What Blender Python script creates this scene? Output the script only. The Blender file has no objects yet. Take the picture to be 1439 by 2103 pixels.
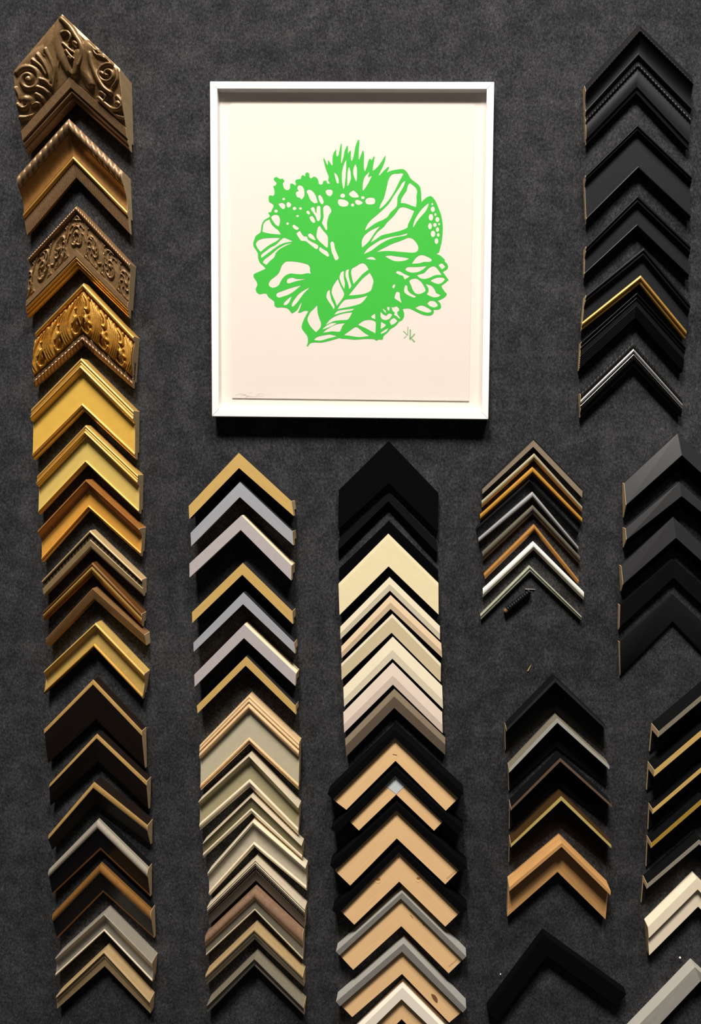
import bpy, math, random
import numpy as np
from mathutils import Matrix, Vector
random.seed(3); rng = np.random.RandomState(5)
SC = bpy.context.scene
COL = SC.collection

# ------------------------------------------------------------------ camera (metres; wall face is the plane y = 0, viewer at y < 0)
F, PX, PY, D = 1550.0, 865.0, 1051.5, 1.1
W_, H_ = 1439, 2103
pitch, yaw, roll = 0.06355728, -0.01994167, 0.01179301
def basis():
    cy, sy, cp, sp = math.cos(yaw), math.sin(yaw), math.cos(pitch), math.sin(pitch)
    f = np.array([sy*cp, cy*cp, -sp]); r = np.array([cy, -sy, 0.0]); u = np.cross(r, f)
    c, s = math.cos(roll), math.sin(roll)
    return c*r+s*u, -s*r+c*u, f
RR, UU, FF = basis()
def P(x, y, h=0.0):
    """point of the plane h millimetres in front of the wall that the photograph shows at pixel x, y"""
    d = FF*F + RR*(x-PX) - UU*(y-PY)
    k = (D-h/1000.0)/d[1]
    return np.array([d[0]*k, -h/1000.0, d[2]*k])
def Q(p):
    v = np.asarray(p) - np.array([0, -D, 0])
    w = v @ FF
    return PX + F*(v @ RR)/w, PY - F*(v @ UU)/w
cam = bpy.data.cameras.new('camera'); co = bpy.data.objects.new('camera', cam); COL.objects.link(co)
m = Matrix.Identity(4)
for i in range(3):
    m[i][0], m[i][1], m[i][2] = RR[i], UU[i], -FF[i]
m[0][3], m[1][3], m[2][3] = 0, -D, 0
co.matrix_world = m
cam.sensor_fit = 'AUTO'; cam.sensor_width = 36.0
cam.lens = F*36.0/H_; cam.shift_x = (W_/2-PX)/H_; cam.shift_y = 0
cam.clip_start = 0.01
SC.camera = co

# ------------------------------------------------------------------ materials
def lin(c):
    return tuple(((v/255)/12.92 if v/255 <= .04045 else ((v/255+.055)/1.055)**2.4) for v in c)
MATS = {}
def M(key, rgb, rough=.5, metal=0.0, var=.12, scale=60, grain=0.0, bump=0.0, gain=1.0, spec=.5):
    mt = bpy.data.materials.new(key); mt.use_nodes = True
    nt = mt.node_tree; N = nt.nodes; K = nt.links
    b = N['Principled BSDF']
    c = [min(v*gain, .95) for v in lin(rgb)]
    tc = N.new('ShaderNodeTexCoord'); mp = N.new('ShaderNodeMapping')
    K.new(tc.outputs['UV' if grain else 'Object'], mp.inputs[0])
    if grain: mp.inputs['Scale'].default_value = (scale*.12, scale*2.2, 1)
    else: mp.inputs['Scale'].default_value = (scale, scale, scale)
    nz = N.new('ShaderNodeTexNoise'); nz.inputs['Detail'].default_value = 6; nz.inputs['Roughness'].default_value = .65
    nz.inputs['Scale'].default_value = 3.0
    K.new(mp.outputs[0], nz.inputs['Vector'])
    rp = N.new('ShaderNodeValToRGB'); v = max(var, grain)
    rp.color_ramp.elements[0].position = .3; rp.color_ramp.elements[1].position = .72
    rp.color_ramp.elements[0].color = (*[q*(1-v) for q in c], 1)
    rp.color_ramp.elements[1].color = (*[min(q*(1+v*.7), .97) for q in c], 1)
    K.new(nz.outputs['Fac'], rp.inputs[0]); K.new(rp.outputs[0], b.inputs['Base Color'])
    b.inputs['Roughness'].default_value = rough; b.inputs['Metallic'].default_value = metal
    b.inputs['Specular IOR Level'].default_value = spec
    if bump:
        bp = N.new('ShaderNodeBump'); bp.inputs['Strength'].default_value = bump; bp.inputs['Distance'].default_value = .001
        K.new(nz.outputs['Fac'], bp.inputs['Height']); K.new(bp.outputs[0], b.inputs['Normal'])
    MATS[key] = mt
    return mt
M('bronze', (130, 101, 70), .42, .35, .22, 90, bump=.25)
M('bronze_carved', (130, 101, 66), .4, .4, .25, 80, bump=.2)
M('bronze_light', (142, 108, 74), .35, .5, .2, 80)
M('dark_gold', (150, 104, 52), .36, .5, .2, 50)
M('bright_gold', (210, 160, 76), 0.36, .6, .12, 70)
M('carved_gold', (196, 146, 64), .36, .45, .3, 90, bump=.2)
M('yellow_gold', (226, 180, 78), .45, .2, .06, 25)
M('yellow_ridge', (218, 174, 92), .33, .5, .1, 60)
M('lemon_gold', (222, 190, 104), .45, .2, .06, 25)
M('orange_gold', (222, 158, 66), .42, .25, .08, 25)
M('orange_brown', (158, 104, 48), .4, .3, .2, 40)
M('champagne', (186, 158, 114), .45, .25, .1, 50)
M('dark_bead', (84, 72, 56), .4, .4, .35, 200)
M('walnut_gold', (112, 72, 34), .35, .4, .25, 60, grain=.25)
M('walnut_dark', (66, 46, 24), .5, .2, .2, 60, grain=.2, spec=.2)
M('bronze_flat', (142, 106, 66), .42, .35, .14, 60)
M('satin_gold', (214, 176, 98), .38, .35, .1, 40)
M('pale_gilt', (186, 148, 88), .42, .3, .14, 70)
M('espresso', (26, 18, 14), .5, 0, .25, 40, grain=.3, spec=.2)
M('black', (13, 13, 14), .5, 0, .2, 60, spec=.15)
M('black_matte', (8, 8, 9), .85, 0, .2, 60, spec=.03)
M('black_satin', (34, 34, 36), .36, 0, .12, 60)
M('black_gloss', (14, 14, 15), .36, 0, .15, 60, spec=.3)
M('black_grey', (23, 24, 27), .55, 0, .12, 60, spec=.2)
M('charcoal_side', (36, 36, 37), .6, 0, .12, 60, spec=.2)
M('old_silver', (190, 180, 162), .32, .55, .12, 80)
M('pewter', (158, 148, 128), .36, .45, .14, 80)
M('pewter_dark', (112, 104, 92), .4, .4, .16, 80)
M('pearl_silver', (212, 198, 172), .34, .3, .1, 60)
M('bright_silver', (240, 226, 198), .3, .35, .08, 60)
M('olive_silver', (160, 150, 112), .38, .4, .1, 60)
M('pale_olive', (188, 176, 136), .42, .3, .06, 40)
M('raw_wood', (196, 168, 128), .7, 0, .12, 40, grain=.18, spec=.2)
M('maple', (232, 190, 138), .65, 0, .05, 30, grain=.09, spec=.25)
M('maple_light', (240, 200, 136), .6, 0, .04, 30)
M('shadow_brown', (164, 112, 62), .7, 0, .3, 200)  # brown used for the painted shadow at the dowel plugs
M('oak', (190, 142, 88), .55, 0, .12, 40, grain=.25, spec=.3)
M('gold_leaf', (214, 176, 104), .45, .2, .1, 80, grain=.12)
M('blue_silver', (176, 178, 184), .42, .25, .08, 50, grain=.1)
M('lilac_silver', (192, 182, 182), .45, .2, .05, 50)
M('cream_side', (240, 216, 180), .5, 0, .04, 30)
M('stone_cream', (186, 176, 148), .55, 0, .06, 25)
M('rose_gold', (234, 198, 150), .32, .3, .12, 70)
M('copper', (152, 120, 96), .36, .3, .22, 50)
M('violet_pewter', (150, 134, 126), .32, .5, .2, 70)
M('liner_butter', (240, 224, 182), .7, 0, .03, 30, spec=.2)
M('liner_ivory', (238, 226, 196), .7, 0, .03, 30, spec=.2)
M('liner_peach', (236, 208, 172), .7, 0, .03, 30, spec=.2)
M('liner_linen', (222, 204, 166), .75, 0, .06, 200, spec=.2)
M('liner_white', (242, 228, 200), .7, 0, .03, 30, spec=.2)
M('liner_pink', (232, 212, 196), .7, 0, .04, 30, spec=.2)
M('liner_taupe', (142, 126, 104), .7, 0, .12, 150, spec=.2)
M('liner_taupe_dark', (104, 90, 76), .7, 0, .12, 150, spec=.2)
M('rim_silver', (184, 182, 174), .36, .3, .06, 60)
M('rim_silver_front', (142, 140, 134), .4, .3, .06, 60)  # darker copy of the rim silver: shade of the front painted into its colour
M('rim_white', (238, 228, 212), .5, 0, .03, 30)
M('metal_patch', (214, 220, 220), .35, .15, .05, 120)
M('taupe_metal', (164, 146, 124), .36, .4, .1, 70)
M('antique_silver', (206, 192, 158), .3, .5, .1, 70)
M('amber_gold', (214, 154, 62), .34, .4, .1, 70)
M('mustard_gold', (184, 146, 62), .4, .3, .15, 120)
M('copper_gold', (196, 138, 70), .36, .35, .12, 70)
M('amber_dark', (150, 100, 40), .4, .4, .15, 70)
M('plain_silver', (196, 194, 194), .3, .5, .06, 70)
M('dark_pewter', (122, 116, 100), .36, .45, .16, 70)
M('soft_white', (244, 238, 226), .45, 0, .02, 30)
M('green_silver', (186, 186, 162), .36, .4, .18, 70)
M('brown_bronze', (120, 96, 78), .38, .4, .1, 70)
M('straw_gold', (222, 196, 118), .34, .4, .08, 70)
M('cream_box', (236, 220, 194), .5, 0, .03, 30)
M('ash_grey', (178, 174, 164), .5, .1, .1, 60, grain=.08)
M('white_lacquer', (246, 243, 240), .35, 0, .01, 30)
M('mount_board', (234, 225, 215), .8, 0, .01, 30, spec=.2)
M('print_paper', (231, 221, 211), .85, 0, .015, 300, spec=.15)
M('green_ink', (66, 188, 66), .7, 0, .02, 60, spec=.2)
M('grey_green_ink', (140, 176, 122), .7, 0, .02, 60, spec=.2)
M('pencil', (218, 209, 202), .8, 0, .05, 60, spec=.1)
M('brown_mark', (120, 84, 54), .8, 0, .2, 200, spec=.1)
M('ink_mark', (60, 52, 44), .8, 0, .2, 200, spec=.1)
M('steel', (150, 148, 144), .5, .4, .05, 60)

def felt():
    mt = bpy.data.materials.new('charcoal_felt'); mt.use_nodes = True
    nt = mt.node_tree; N = nt.nodes; K = nt.links; b = N['Principled BSDF']
    tc = N.new('ShaderNodeTexCoord')
    def noise(scale, detail=4, rough=.6, stretch=None, dist=0):
        n = N.new('ShaderNodeTexNoise'); n.inputs['Scale'].default_value = scale
        n.inputs['Detail'].default_value = detail; n.inputs['Roughness'].default_value = rough; n.inputs['Distortion'].default_value = dist
        if stretch:
            mp = N.new('ShaderNodeMapping'); mp.inputs['Rotation'].default_value = (0, stretch[0], 0)
            mp.inputs['Scale'].default_value = stretch[1]
            K.new(tc.outputs['Object'], mp.inputs[0]); K.new(mp.outputs[0], n.inputs['Vector'])
        else: K.new(tc.outputs['Object'], n.inputs['Vector'])
        return n.outputs['Fac']
    def mad(a, k, c):
        q = N.new('ShaderNodeMath'); q.operation = 'MULTIPLY_ADD'; K.new(a, q.inputs[0]); q.inputs[1].default_value = k
        if isinstance(c, float): q.inputs[2].default_value = c
        else: K.new(c, q.inputs[2])
        return q.outputs[0]
    s = mad(noise(230, 6, .8), 1.1, 0.0)
    s = mad(noise(560, 3, .7, (.6, (1, 1, .45)), .8), .7, s)
    s = mad(noise(560, 3, .7, (-.7, (1, 1, .45)), .8), .7, s)
    s = mad(noise(34, 5, .65), .65, s)
    s = mad(noise(5, 3, .6), .35, s)
    rp = N.new('ShaderNodeValToRGB'); e = rp.color_ramp.elements
    e[0].position = .39; e[0].color = (.006, .006, .0065, 1)
    e[1].position = .70; e[1].color = (.27, .268, .266, 1)
    q = e.new(.475); q.color = (.0235, .0238, .0258, 1)
    q = e.new(.56); q.color = (.062, .0625, .066, 1)
    sc = N.new('ShaderNodeMath'); sc.operation = 'MULTIPLY'; sc.inputs[1].default_value = 1/3.6; K.new(s, sc.inputs[0])
    K.new(sc.outputs[0], rp.inputs[0]); K.new(rp.outputs[0], b.inputs['Base Color'])
    b.inputs['Roughness'].default_value = 1; b.inputs['Specular IOR Level'].default_value = .05
    bp = N.new('ShaderNodeBump'); bp.inputs['Strength'].default_value = .55; bp.inputs['Distance'].default_value = .002
    K.new(sc.outputs[0], bp.inputs['Height']); K.new(bp.outputs[0], b.inputs['Normal'])
    return mt
def glass():
    mt = bpy.data.materials.new('picture_glass'); mt.use_nodes = True
    nt = mt.node_tree; N = nt.nodes; K = nt.links
    N.remove(N['Principled BSDF'])
    t = N.new('ShaderNodeBsdfTransparent'); g = N.new('ShaderNodeBsdfGlossy'); g.inputs['Roughness'].default_value = .03
    lw = N.new('ShaderNodeLayerWeight'); lw.inputs['Blend'].default_value = .5
    pw = N.new('ShaderNodeMath'); pw.operation = 'POWER'; pw.inputs[1].default_value = 5; K.new(lw.outputs['Facing'], pw.inputs[0])
    f = N.new('ShaderNodeMath'); f.operation = 'MULTIPLY_ADD'; f.inputs[1].default_value = .97; f.inputs[2].default_value = .02; K.new(pw.outputs[0], f.inputs[0])
    x = N.new('ShaderNodeMixShader'); K.new(f.outputs[0], x.inputs[0]); K.new(t.outputs[0], x.inputs[1]); K.new(g.outputs[0], x.inputs[2])
    K.new(x.outputs[0], N['Material Output'].inputs[0])
    return mt
MATS['felt'] = felt(); MATS['glass'] = glass()

# ------------------------------------------------------------------ builders
def link(name, verts, faces, mat, parent=None, uvs=None, origin=None, sharp=38):
    me = bpy.data.meshes.new(name)
    o3 = np.array([0, 0, 0.0]) if origin is None else np.asarray(origin)
    me.from_pydata([tuple(np.asarray(v)-o3) for v in verts], [], faces)
    if uvs is not None:
        ul = me.uv_layers.new(name='UVMap')
        idx = np.empty(len(me.loops), np.int32); me.loops.foreach_get('vertex_index', idx)
        ul.data.foreach_set('uv', np.asarray(uvs, np.float32)[idx].ravel())
    import bmesh
    bm = bmesh.new(); bm.from_mesh(me); bmesh.ops.recalc_face_normals(bm, faces=bm.faces); bm.to_mesh(me); bm.free()
    me.polygons.foreach_set('use_smooth', [True]*len(me.polygons)); me.set_sharp_from_angle(angle=math.radians(sharp))
    me.materials.append(MATS[mat])
    ob = bpy.data.objects.new(name, me); COL.objects.link(ob)
    if parent is not None: ob.parent = parent
    elif origin is not None: ob.location = origin
    return ob
def root(name, loc, label, cat, group=None):
    o = bpy.data.objects.new(name, None); COL.objects.link(o); o.location = loc
    o.empty_display_size = .02; tag(o, label, cat, group); return o
def tag(o, label, cat, group=None):
    o['label'] = label; o['category'] = cat
    if group: o['group'] = group
def arc(t0, h0, t1, h1, b, n=8):
    return [(t0+(t1-t0)*i/n, h0+(h1-h0)*i/n+b*math.sin(math.pi*i/n)) for i in range(n+1)]
def fl(*a): return list(a)

def loft(acc, A, I, E, EI, pts, base, opt=None, s0=0.0, s1=1.0):
    """one band of a moulding leg: its profile pts (t across, h mm) swept from the mitre A-I to the end E-EI, closed down to base"""
    opt = opt or {}
    A, I, E, EI = [np.asarray(v) for v in (A, I, E, EI)]
    length = np.linalg.norm(E-A)*1000; width = np.linalg.norm(I-A)*1000*.7
    n = opt.get('n', 1)
    if 'bead' in opt: n = max(6, int(length/opt['bead'][0]*7))
    if 'nt' in opt:
        t = np.array([p[0] for p in pts]); h = np.array([p[1] for p in pts])
        tt = np.linspace(t[0], t[-1], opt['nt']); hh = np.interp(tt, t, h)
        pts = list(zip(tt, hh))
    T = np.array([p[0] for p in pts]); Hh = np.array([p[1] for p in pts]); k = len(pts)
    S = np.linspace(s0, s1, n+1)
    V, U = [], []
    ss, tt = np.meshgrid(S, T, indexing='ij')
    hh = np.repeat(Hh[None, :], n+1, 0)
    X = (A[None, None]*(1-tt[..., None])+I[None, None]*tt[..., None])*(1-ss[..., None]) + (E[None, None]*(1-tt[..., None])+EI[None, None]*tt[..., None])*ss[..., None]
    ref = A[None, None]*0
    edge = np.minimum(1, np.minimum(np.arange(k), k-1-np.arange(k))/max(1, .06*k))[None, :]
    if 'bead' in opt:
        hh = hh + opt['bead'][1]*(np.abs(np.sin(np.pi*ss*length/opt['bead'][0]))-.5)*(edge > 0)
    if 'orn' in opt:
        hh = hh + opt['orn'](X, ss*length, tt*width, length, width, hh)*edge
    base_y = -base/1000.0
    off = len(acc['v'])
    for i in range(n+1):
        ring = [(X[i, j, 0], -hh[i, j]/1000, X[i, j, 2]) for j in range(k)]
        ring += [(X[i, k-1, 0], base_y, X[i, k-1, 2]), (X[i, 0, 0], base_y, X[i, 0, 2])]
        V += ring
        U += [(S[i]*length/1000, T[j]*width/1000) for j in range(k)] + [(S[i]*length/1000, T[-1]*width/1000+.01), (S[i]*length/1000, T[0]*width/1000-.01)]
    m_ = k+2
    Fc = []
    for i in range(n):
        for j in range(m_):
            a, b = off+i*m_+j, off+i*m_+(j+1) % m_
            Fc.append((a, b, b+m_, a+m_))
    Fc.append(tuple(off+j for j in range(m_))); Fc.append(tuple(off+n*m_+j for j in range(m_)))
    acc['v'] += V; acc['u'] += U; acc['f'] += Fc
def new(): return {'v': [], 'u': [], 'f': []}

# band = (part name, material, profile points, base height, options)
def corner(rt, pts, bands, main='rail', cuts='', cutmat='raw_wood', inplane=None):
    A, I, L, LI, R, RI = pts
    core = [q for q in bands if q[2][0][0] >= 0]
    ho, hi = core[0][2][0][1], max(core, key=lambda q: q[2][-1][0])[2][-1][1]
    if inplane: ho, hi = inplane
    o3 = np.array(rt.location)
    a, i_ = P(*A, ho), P(*I, hi)
    for side, (e, ei) in (('L', (L, LI)), ('R', (R, RI))):
        ee, eei = P(*e, ho), P(*ei, hi)
        parts = {}
        for bd in bands:
            nm, mt, pr, base = bd[:4]; opt = bd[4] if len(bd) > 4 else {}
            acc = parts.setdefault((nm, mt), new())
            loft(acc, a, i_, ee, eei, pr, base, opt)
        mk = [q for q in parts if q[0] == main][0]
        mo = link(main, parts[mk]['v'], parts[mk]['f'], mk[1], rt, parts[mk]['u'], o3)
        for q, acc in parts.items():
            if q != mk: link(q[0], acc['v'], acc['f'], q[1], mo, acc['u'], o3)
        if side in cuts:
            acc = new(); ln = np.linalg.norm(ee-a)
            for bd in bands:
                pr = [(t, max(h-.15, bd[3]+.05)) for t, h in bd[2]]
                loft(acc, a, i_, ee, eei, pr, bd[3]+.02, None, 1.0, 1.0+.0005/ln)
            link('cut_end', acc['v'], acc['f'], cutmat, mo, acc['u'], o3)['label'] = 'bare wood sawn end'
LIFT = {}
CUT = {}
def sample(A, I, L, LI, R, RI, bands, label, group, cuts='LR', main='rail'):
    cuts = CUT.get(group[:5], cuts) if cuts else cuts
    k = LIFT.get(group, 0)
    bands = [(b[0], b[1], [(q, v+k) for q, v in b[2]], b[3]+(k if b[3] > 6 else (k*.6 if b[3] > 0 else 0)), *b[4:]) for b in bands]
    rt = root('frame_corner_sample', P(*A, 0), label, 'frame corner', group)
    corner(rt, (A, I, L, LI, R, RI), bands, main, cuts)
    return rt

# ------------------------------------------------------------------ wall
x0, x1, z0, z1 = -3.2, 3.2, -2.0, 2.2
w = link('wall_back', [(x0, 0, z0), (x1, 0, z0), (x1, 0, z1), (x0, 0, z1), (x0, .1, z0), (x1, .1, z0), (x1, .1, z1), (x0, .1, z1)],
     [(0, 1, 2, 3), (4, 5, 6, 7), (0, 1, 5, 4), (1, 2, 6, 5), (2, 3, 7, 6), (3, 0, 4, 7)], 'felt')
w['kind'] = 'structure'; w['label'] = 'wall covered in charcoal grey felt'

# ------------------------------------------------------------------ carved ornament (heights in mm added to a band)
def seg_d(x, y, pl):
    best = np.full(x.shape, 1e9); pos = np.zeros(x.shape); n = len(pl)-1
    for i in range(n):
        (ax, ay), (bx, by) = pl[i], pl[i+1]
        dx, dy = bx-ax, by-ay; q = np.clip(((x-ax)*dx+(y-ay)*dy)/(dx*dx+dy*dy+1e-12), 0, 1)
        d = np.hypot(x-ax-q*dx, y-ay-q*dy); mk = d < best
        best = np.where(mk, d, best); pos = np.where(mk, (i+q)/n, pos)
    return best, pos
def strokes(x, y, lst):
    h = np.zeros(x.shape)
    for pl, r, amp, tp in lst:
        d, pos = seg_d(x, y, pl); rr = r*(1-tp*pos)
        h = np.maximum(h, amp*np.clip(1-(d/rr)**2, 0, 1)**.8)
    return h
def smooth(pl, n=5):
    out = []; m_ = len(pl)
    for i in range(m_-1):
        p0, p1, p2, p3 = [np.array(pl[min(max(q, 0), m_-1)], float) for q in (i-1, i, i+1, i+2)]
        for k in range(n):
            t = k/n
            out.append(tuple(.5*((2*p1)+(-p0+p2)*t+(2*p0-5*p1+4*p2-p3)*t*t+(-p0+3*p1-3*p2+p3)*t**3)))
    return out+[tuple(pl[-1])]
def spiral(cx, cy, r0, r1, a0, turns, n=40):
    return [(cx+(r0+(r1-r0)*i/n)*math.cos(a0+turns*2*math.pi*i/n), cy+(r0+(r1-r0)*i/n)*math.sin(a0+turns*2*math.pi*i/n)) for i in range(n+1)]
S1 = [(spiral(190, 690, 135, 12, -2.6, 1.7), 30, 7, .25), ([(190, 690), (200, 700)], 40, 8, 0),
      (smooth([(60, 590), (200, 480), (330, 400), (450, 330)]), 60, 3, .2), (smooth([(460, 200), (400, 330), (410, 500), (430, 680)]), 80, 5, .4),
      (smooth([(280, 450), (350, 540), (395, 640), (410, 720)]), 30, 8, .5), (smooth([(230, 500), (310, 560), (360, 640)]), 26, 7, .5), (smooth([(360, 400), (420, 520), (450, 640), (430, 780)]), 30, 8, .5),
      (smooth([(300, 690), (360, 710), (410, 760)]), 30, 8, .3), (smooth([(280, 770), (340, 790), (390, 830)]), 30, 8, .3), (smooth([(270, 840), (320, 870), (350, 930)]), 28, 8, .3),
      ([(165, 885), (185, 895)], 44, 9, 0), (smooth([(85, 940), (130, 975), (180, 955), (190, 910)]), 28, 7, .3),
      (smooth([(110, 1070), (200, 1065), (270, 1030), (310, 960), (275, 925), (235, 945)]), 32, 7, .4), (smooth([(60, 780), (95, 840), (105, 890)]), 26, 6, .4),
      (smooth([(500, 130), (470, 260), (500, 420), (560, 560), (600, 640)]), 70, 6, .5),
      (smooth([(520, 105), (590, 170), (650, 260), (710, 360), (720, 470), (690, 560)]), 40, 11, .35), (smooth([(520, 235), (570, 225), (610, 270), (590, 330)]), 26, 8, .3),
      (smooth([(530, 340), (590, 395), (640, 430)]), 24, 7, .4), (smooth([(560, 410), (600, 460), (640, 490)]), 24, 7, .4), ([(590, 475), (615, 490)], 24, 7, 0), ([(640, 330), (670, 350)], 28, 8, 0),
      (smooth([(680, 440), (670, 540), (650, 640)]), 60, 8, .4), (smooth([(770, 380), (730, 500), (740, 620), (800, 740)]), 80, 8, .5),
      (smooth([(795, 440), (820, 560), (870, 680), (930, 775), (995, 825)]), 30, 10, .1),
      (smooth([(900, 420), (845, 400), (815, 370), (850, 440), (940, 480)]), 20, 6, .4), (smooth([(880, 450), (940, 470), (1010, 530)]), 18, 6, .5),
      (spiral(965, 640, 105, 12, -1.2, -1.5), 24, 7, .2), ([(905, 630), (925, 645)], 30, 8, 0), (smooth([(1050, 600), (1060, 690), (1010, 770)]), 22, 6, .4),
      (smooth([(880, 880), (940, 935), (1010, 985), (1075, 985), (1110, 950)]), 32, 8, .3), ([(1065, 925), (1078, 935)], 34, 8, 0),
      (smooth([(900, 820), (950, 860), (930, 910)]), 26, 7, .3), (smooth([(1060, 860), (1100, 910), (1130, 1010)]), 26, 7, .4), (smooth([(990, 1010), (1060, 1050), (1130, 1070)]), 22, 6, .3)]
for q in range(9): S1.append((smooth([(120+q*45, 560-q*32), (190+q*44, 560-q*22), (300+q*26, 620-q*8)]), 9, 1.6+.2*q, .5))
def orn1(X, u, v, L_, W2, hh):
    x = np.empty(u.shape); y = np.empty(u.shape)
    for i in range(u.shape[0]):
        for j in range(u.shape[1]):
            a, b = Q((X[i, j, 0], -hh[i, j]/1000, X[i, j, 2])); x[i, j] = (a-20)*4.797; y[i, j] = (b-20)*4.797
    return strokes(x, y, S1)*.52
def orn3(X, u, v, L_, W2, hh):
    lst = []; a, b = .13*W2, .72*W2; c = (a+b)/2; q = (b-a)/2
    k = 0; x = 2
    while x < L_+12:
        sg = 1 if k % 2 else -1
        lst += [(spiral(x, c, q*.95, q*.2, sg*1.2, 1.35*sg), 1.5, 2.2, .25), ([(x-.6, c), (x+.6, c)], 2.4, 2.8, 0)]
        for w_ in range(9):
            an = w_*.7+k*.4; r0 = q*(.95-.06*w_)
            lst.append((smooth([(x+r0*math.cos(an), c+r0*sg*math.sin(an)), (x+r0*.8*math.cos(an+.35), c+r0*.8*sg*math.sin(an+.35)), (x+r0*.55*math.cos(an+.4), c+r0*.55*sg*math.sin(an+.4))], 3), 1.25, 2.0, .5))
        y_ = x+q*1.05
        for s2 in (-1, 1):
            lst.append((smooth([(y_-4, c+s2*q*.95), (y_-1, c+s2*q*.7), (y_+1, c+s2*q*.35), (y_+4, c+s2*q*.2)], 3), 1.5, 2.0, .3))
            lst.append((smooth([(y_+4, c+s2*q*.9), (y_+1, c+s2*q*.75), (y_+2, c+s2*q*.5)], 3), 1.3, 1.8, .3))
            lst.append(([(y_, c+s2*q*.85), (y_+.4, c+s2*q*.87)], 1.6, 2.2, 0))
        x += q*1.95; k += 1
    return strokes(u, v, lst)*1.1
def orn4(X, u, v, L_, W2, hh):
    lst = []; x = -14; w = W2
    while x < L_+16:
        for g in range(4): lst.append((smooth([(x-4+g*5.5, .15*w+g*1.2), (x+6+g*4.6, .3*w), (x+8+g*3.6, .52*w), (x-1+g*3.8, .8*w)]), 3.0-.2*g, 4.2+.35*g, .35))
        lst.append((smooth([(x+16, .17*w), (x+24, .22*w), (x+27, .33*w), (x+21, .36*w), (x+20, .28*w)]), 2.6, 5.6, .3))
        lst.append(([(x+25, .52*w), (x+26, .54*w)], 5.6, 7.0, 0))
        for g in range(6):
            an = g*1.05; lst.append(([(x+25.5+5.2*math.cos(an), .53*w+5.2*math.sin(an)), (x+25.5+7.6*math.cos(an), .53*w+7.6*math.sin(an))], 2.4, 4.6, .3))
        lst.append((smooth([(x+33, .64*w), (x+28, .74*w), (x+20, .78*w), (x+14, .72*w)]), 2.6, 4.6, .4))
        for g in range(3): lst.append(([(x+7+g*9, .155*w), (x+7.5+g*9, .16*w)], 2.3, 4.4, 0))
        x += 35
    return strokes(u, v, lst)
def dense(n, nt, f): return {'n': n, 'nt': nt, 'orn': f}

# ------------------------------------------------------------------ frame corner samples, column by column (pixels of the photograph)
CUT.update({'gold,': 'R', 'black': 'L', 'plain': 'L', 'float': 'L'})
G1 = 'gold, bronze and dark corner samples of the leftmost column'
LIFT[G1] = 5
sample((127.4, 29.4), (153.4, 208.7), (29.4, 145), (55, 316), (246, 141), (267, 310),
  [('carved_panel', 'bronze_carved', fl((0, 35), (.05, 37), (.2, 35), (.5, 28), (.72, 20)), 0, dense(150, 90, orn1)),
   ('rail', 'bronze', fl((.72, 18), (.74, 21), (.86, 18), (.87, 15)), 0),
   ('inner_lip', 'bronze', fl((.87, 14))+arc(.88, 14, .94, 12, 2)+arc(.945, 10, 1, 7, 1.5), 3)],
  'wide bronze corner with large carved scroll leaves, topmost of the leftmost column', G1)
sample((141.3, 244), (156.5, 364), (37.7, 360), (55.4, 483), (251.5, 352), (267, 480),
  [('ribbed_ridge', 'bronze', arc(0, 22, .25, 21, 5), 0, {'bead': (11, 1.6)}),
   ('rail', 'dark_gold', fl((.25, 20))+arc(.26, 21, .62, 12, -4, 12), 0),
   ('gilt_bead', 'bright_gold', arc(.62, 11, .73, 11, 3.2), 0),
   ('inner_lip', 'bronze', fl((.73, 9), (.75, 10), (.9, 8), (1, 6)), 3, {'bead': (4, .8)})],
  'bronze corner with ribbed ridge and smooth gold hollow, second down the leftmost column', G1)
sample((157.6, 423), (160.7, 550), (61.7, 527), (57.5, 653), (267, 540), (265, 653),
  [('outer_rope', 'bronze_light', arc(0, 16, .1, 17, 3), 0, {'bead': (4, .8)}),
   ('carved_panel', 'bronze_carved', fl((.1, 14), (.14, 13), (.4, 14), (.72, 12)), 0, dense(170, 80, orn3)),
   ('rail', 'bronze', fl((.72, 13), (.73, 15), (.83, 14.5)), 0),
   ('inner_lip', 'bright_gold', arc(.83, 12, .89, 11, 2)+arc(.895, 10, .94, 9, 1.5)+arc(.945, 8, 1, 6, 1), 3)],
  'bronze corner with fine scrollwork panel and gold inner lip, third down the leftmost column', G1)
sample((172, 581), (171, 707.5), (75, 681), (71, 796), (275, 690), (273, 797),
  [('outer_ridge', 'bright_gold', arc(0, 15, .1, 15, 3), 0),
   ('carved_panel', 'carved_gold', fl((.1, 11))+arc(.12, 11, .8, 8, 6, 16), 0, dense(170, 90, orn4)),
   ('rail', 'bronze', fl((.8, 8), (.82, 9), (.87, 9)), 0),
   ('beaded_lip', 'bronze_light', arc(.87, 8, .96, 7, 2.5)+fl((1, 5)), 2, {'bead': (6.5, 1.4)})],
  'shiny gold corner with bold carved acanthus leaves and beaded lip, in the leftmost column', G1)
g4 = [o for o in COL.objects if o.get('label', '').startswith('shiny gold corner')][0]
o4_ = np.array(g4.location); e0, e1 = P(275, 690, 20), P(273, 797, 10)
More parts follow.
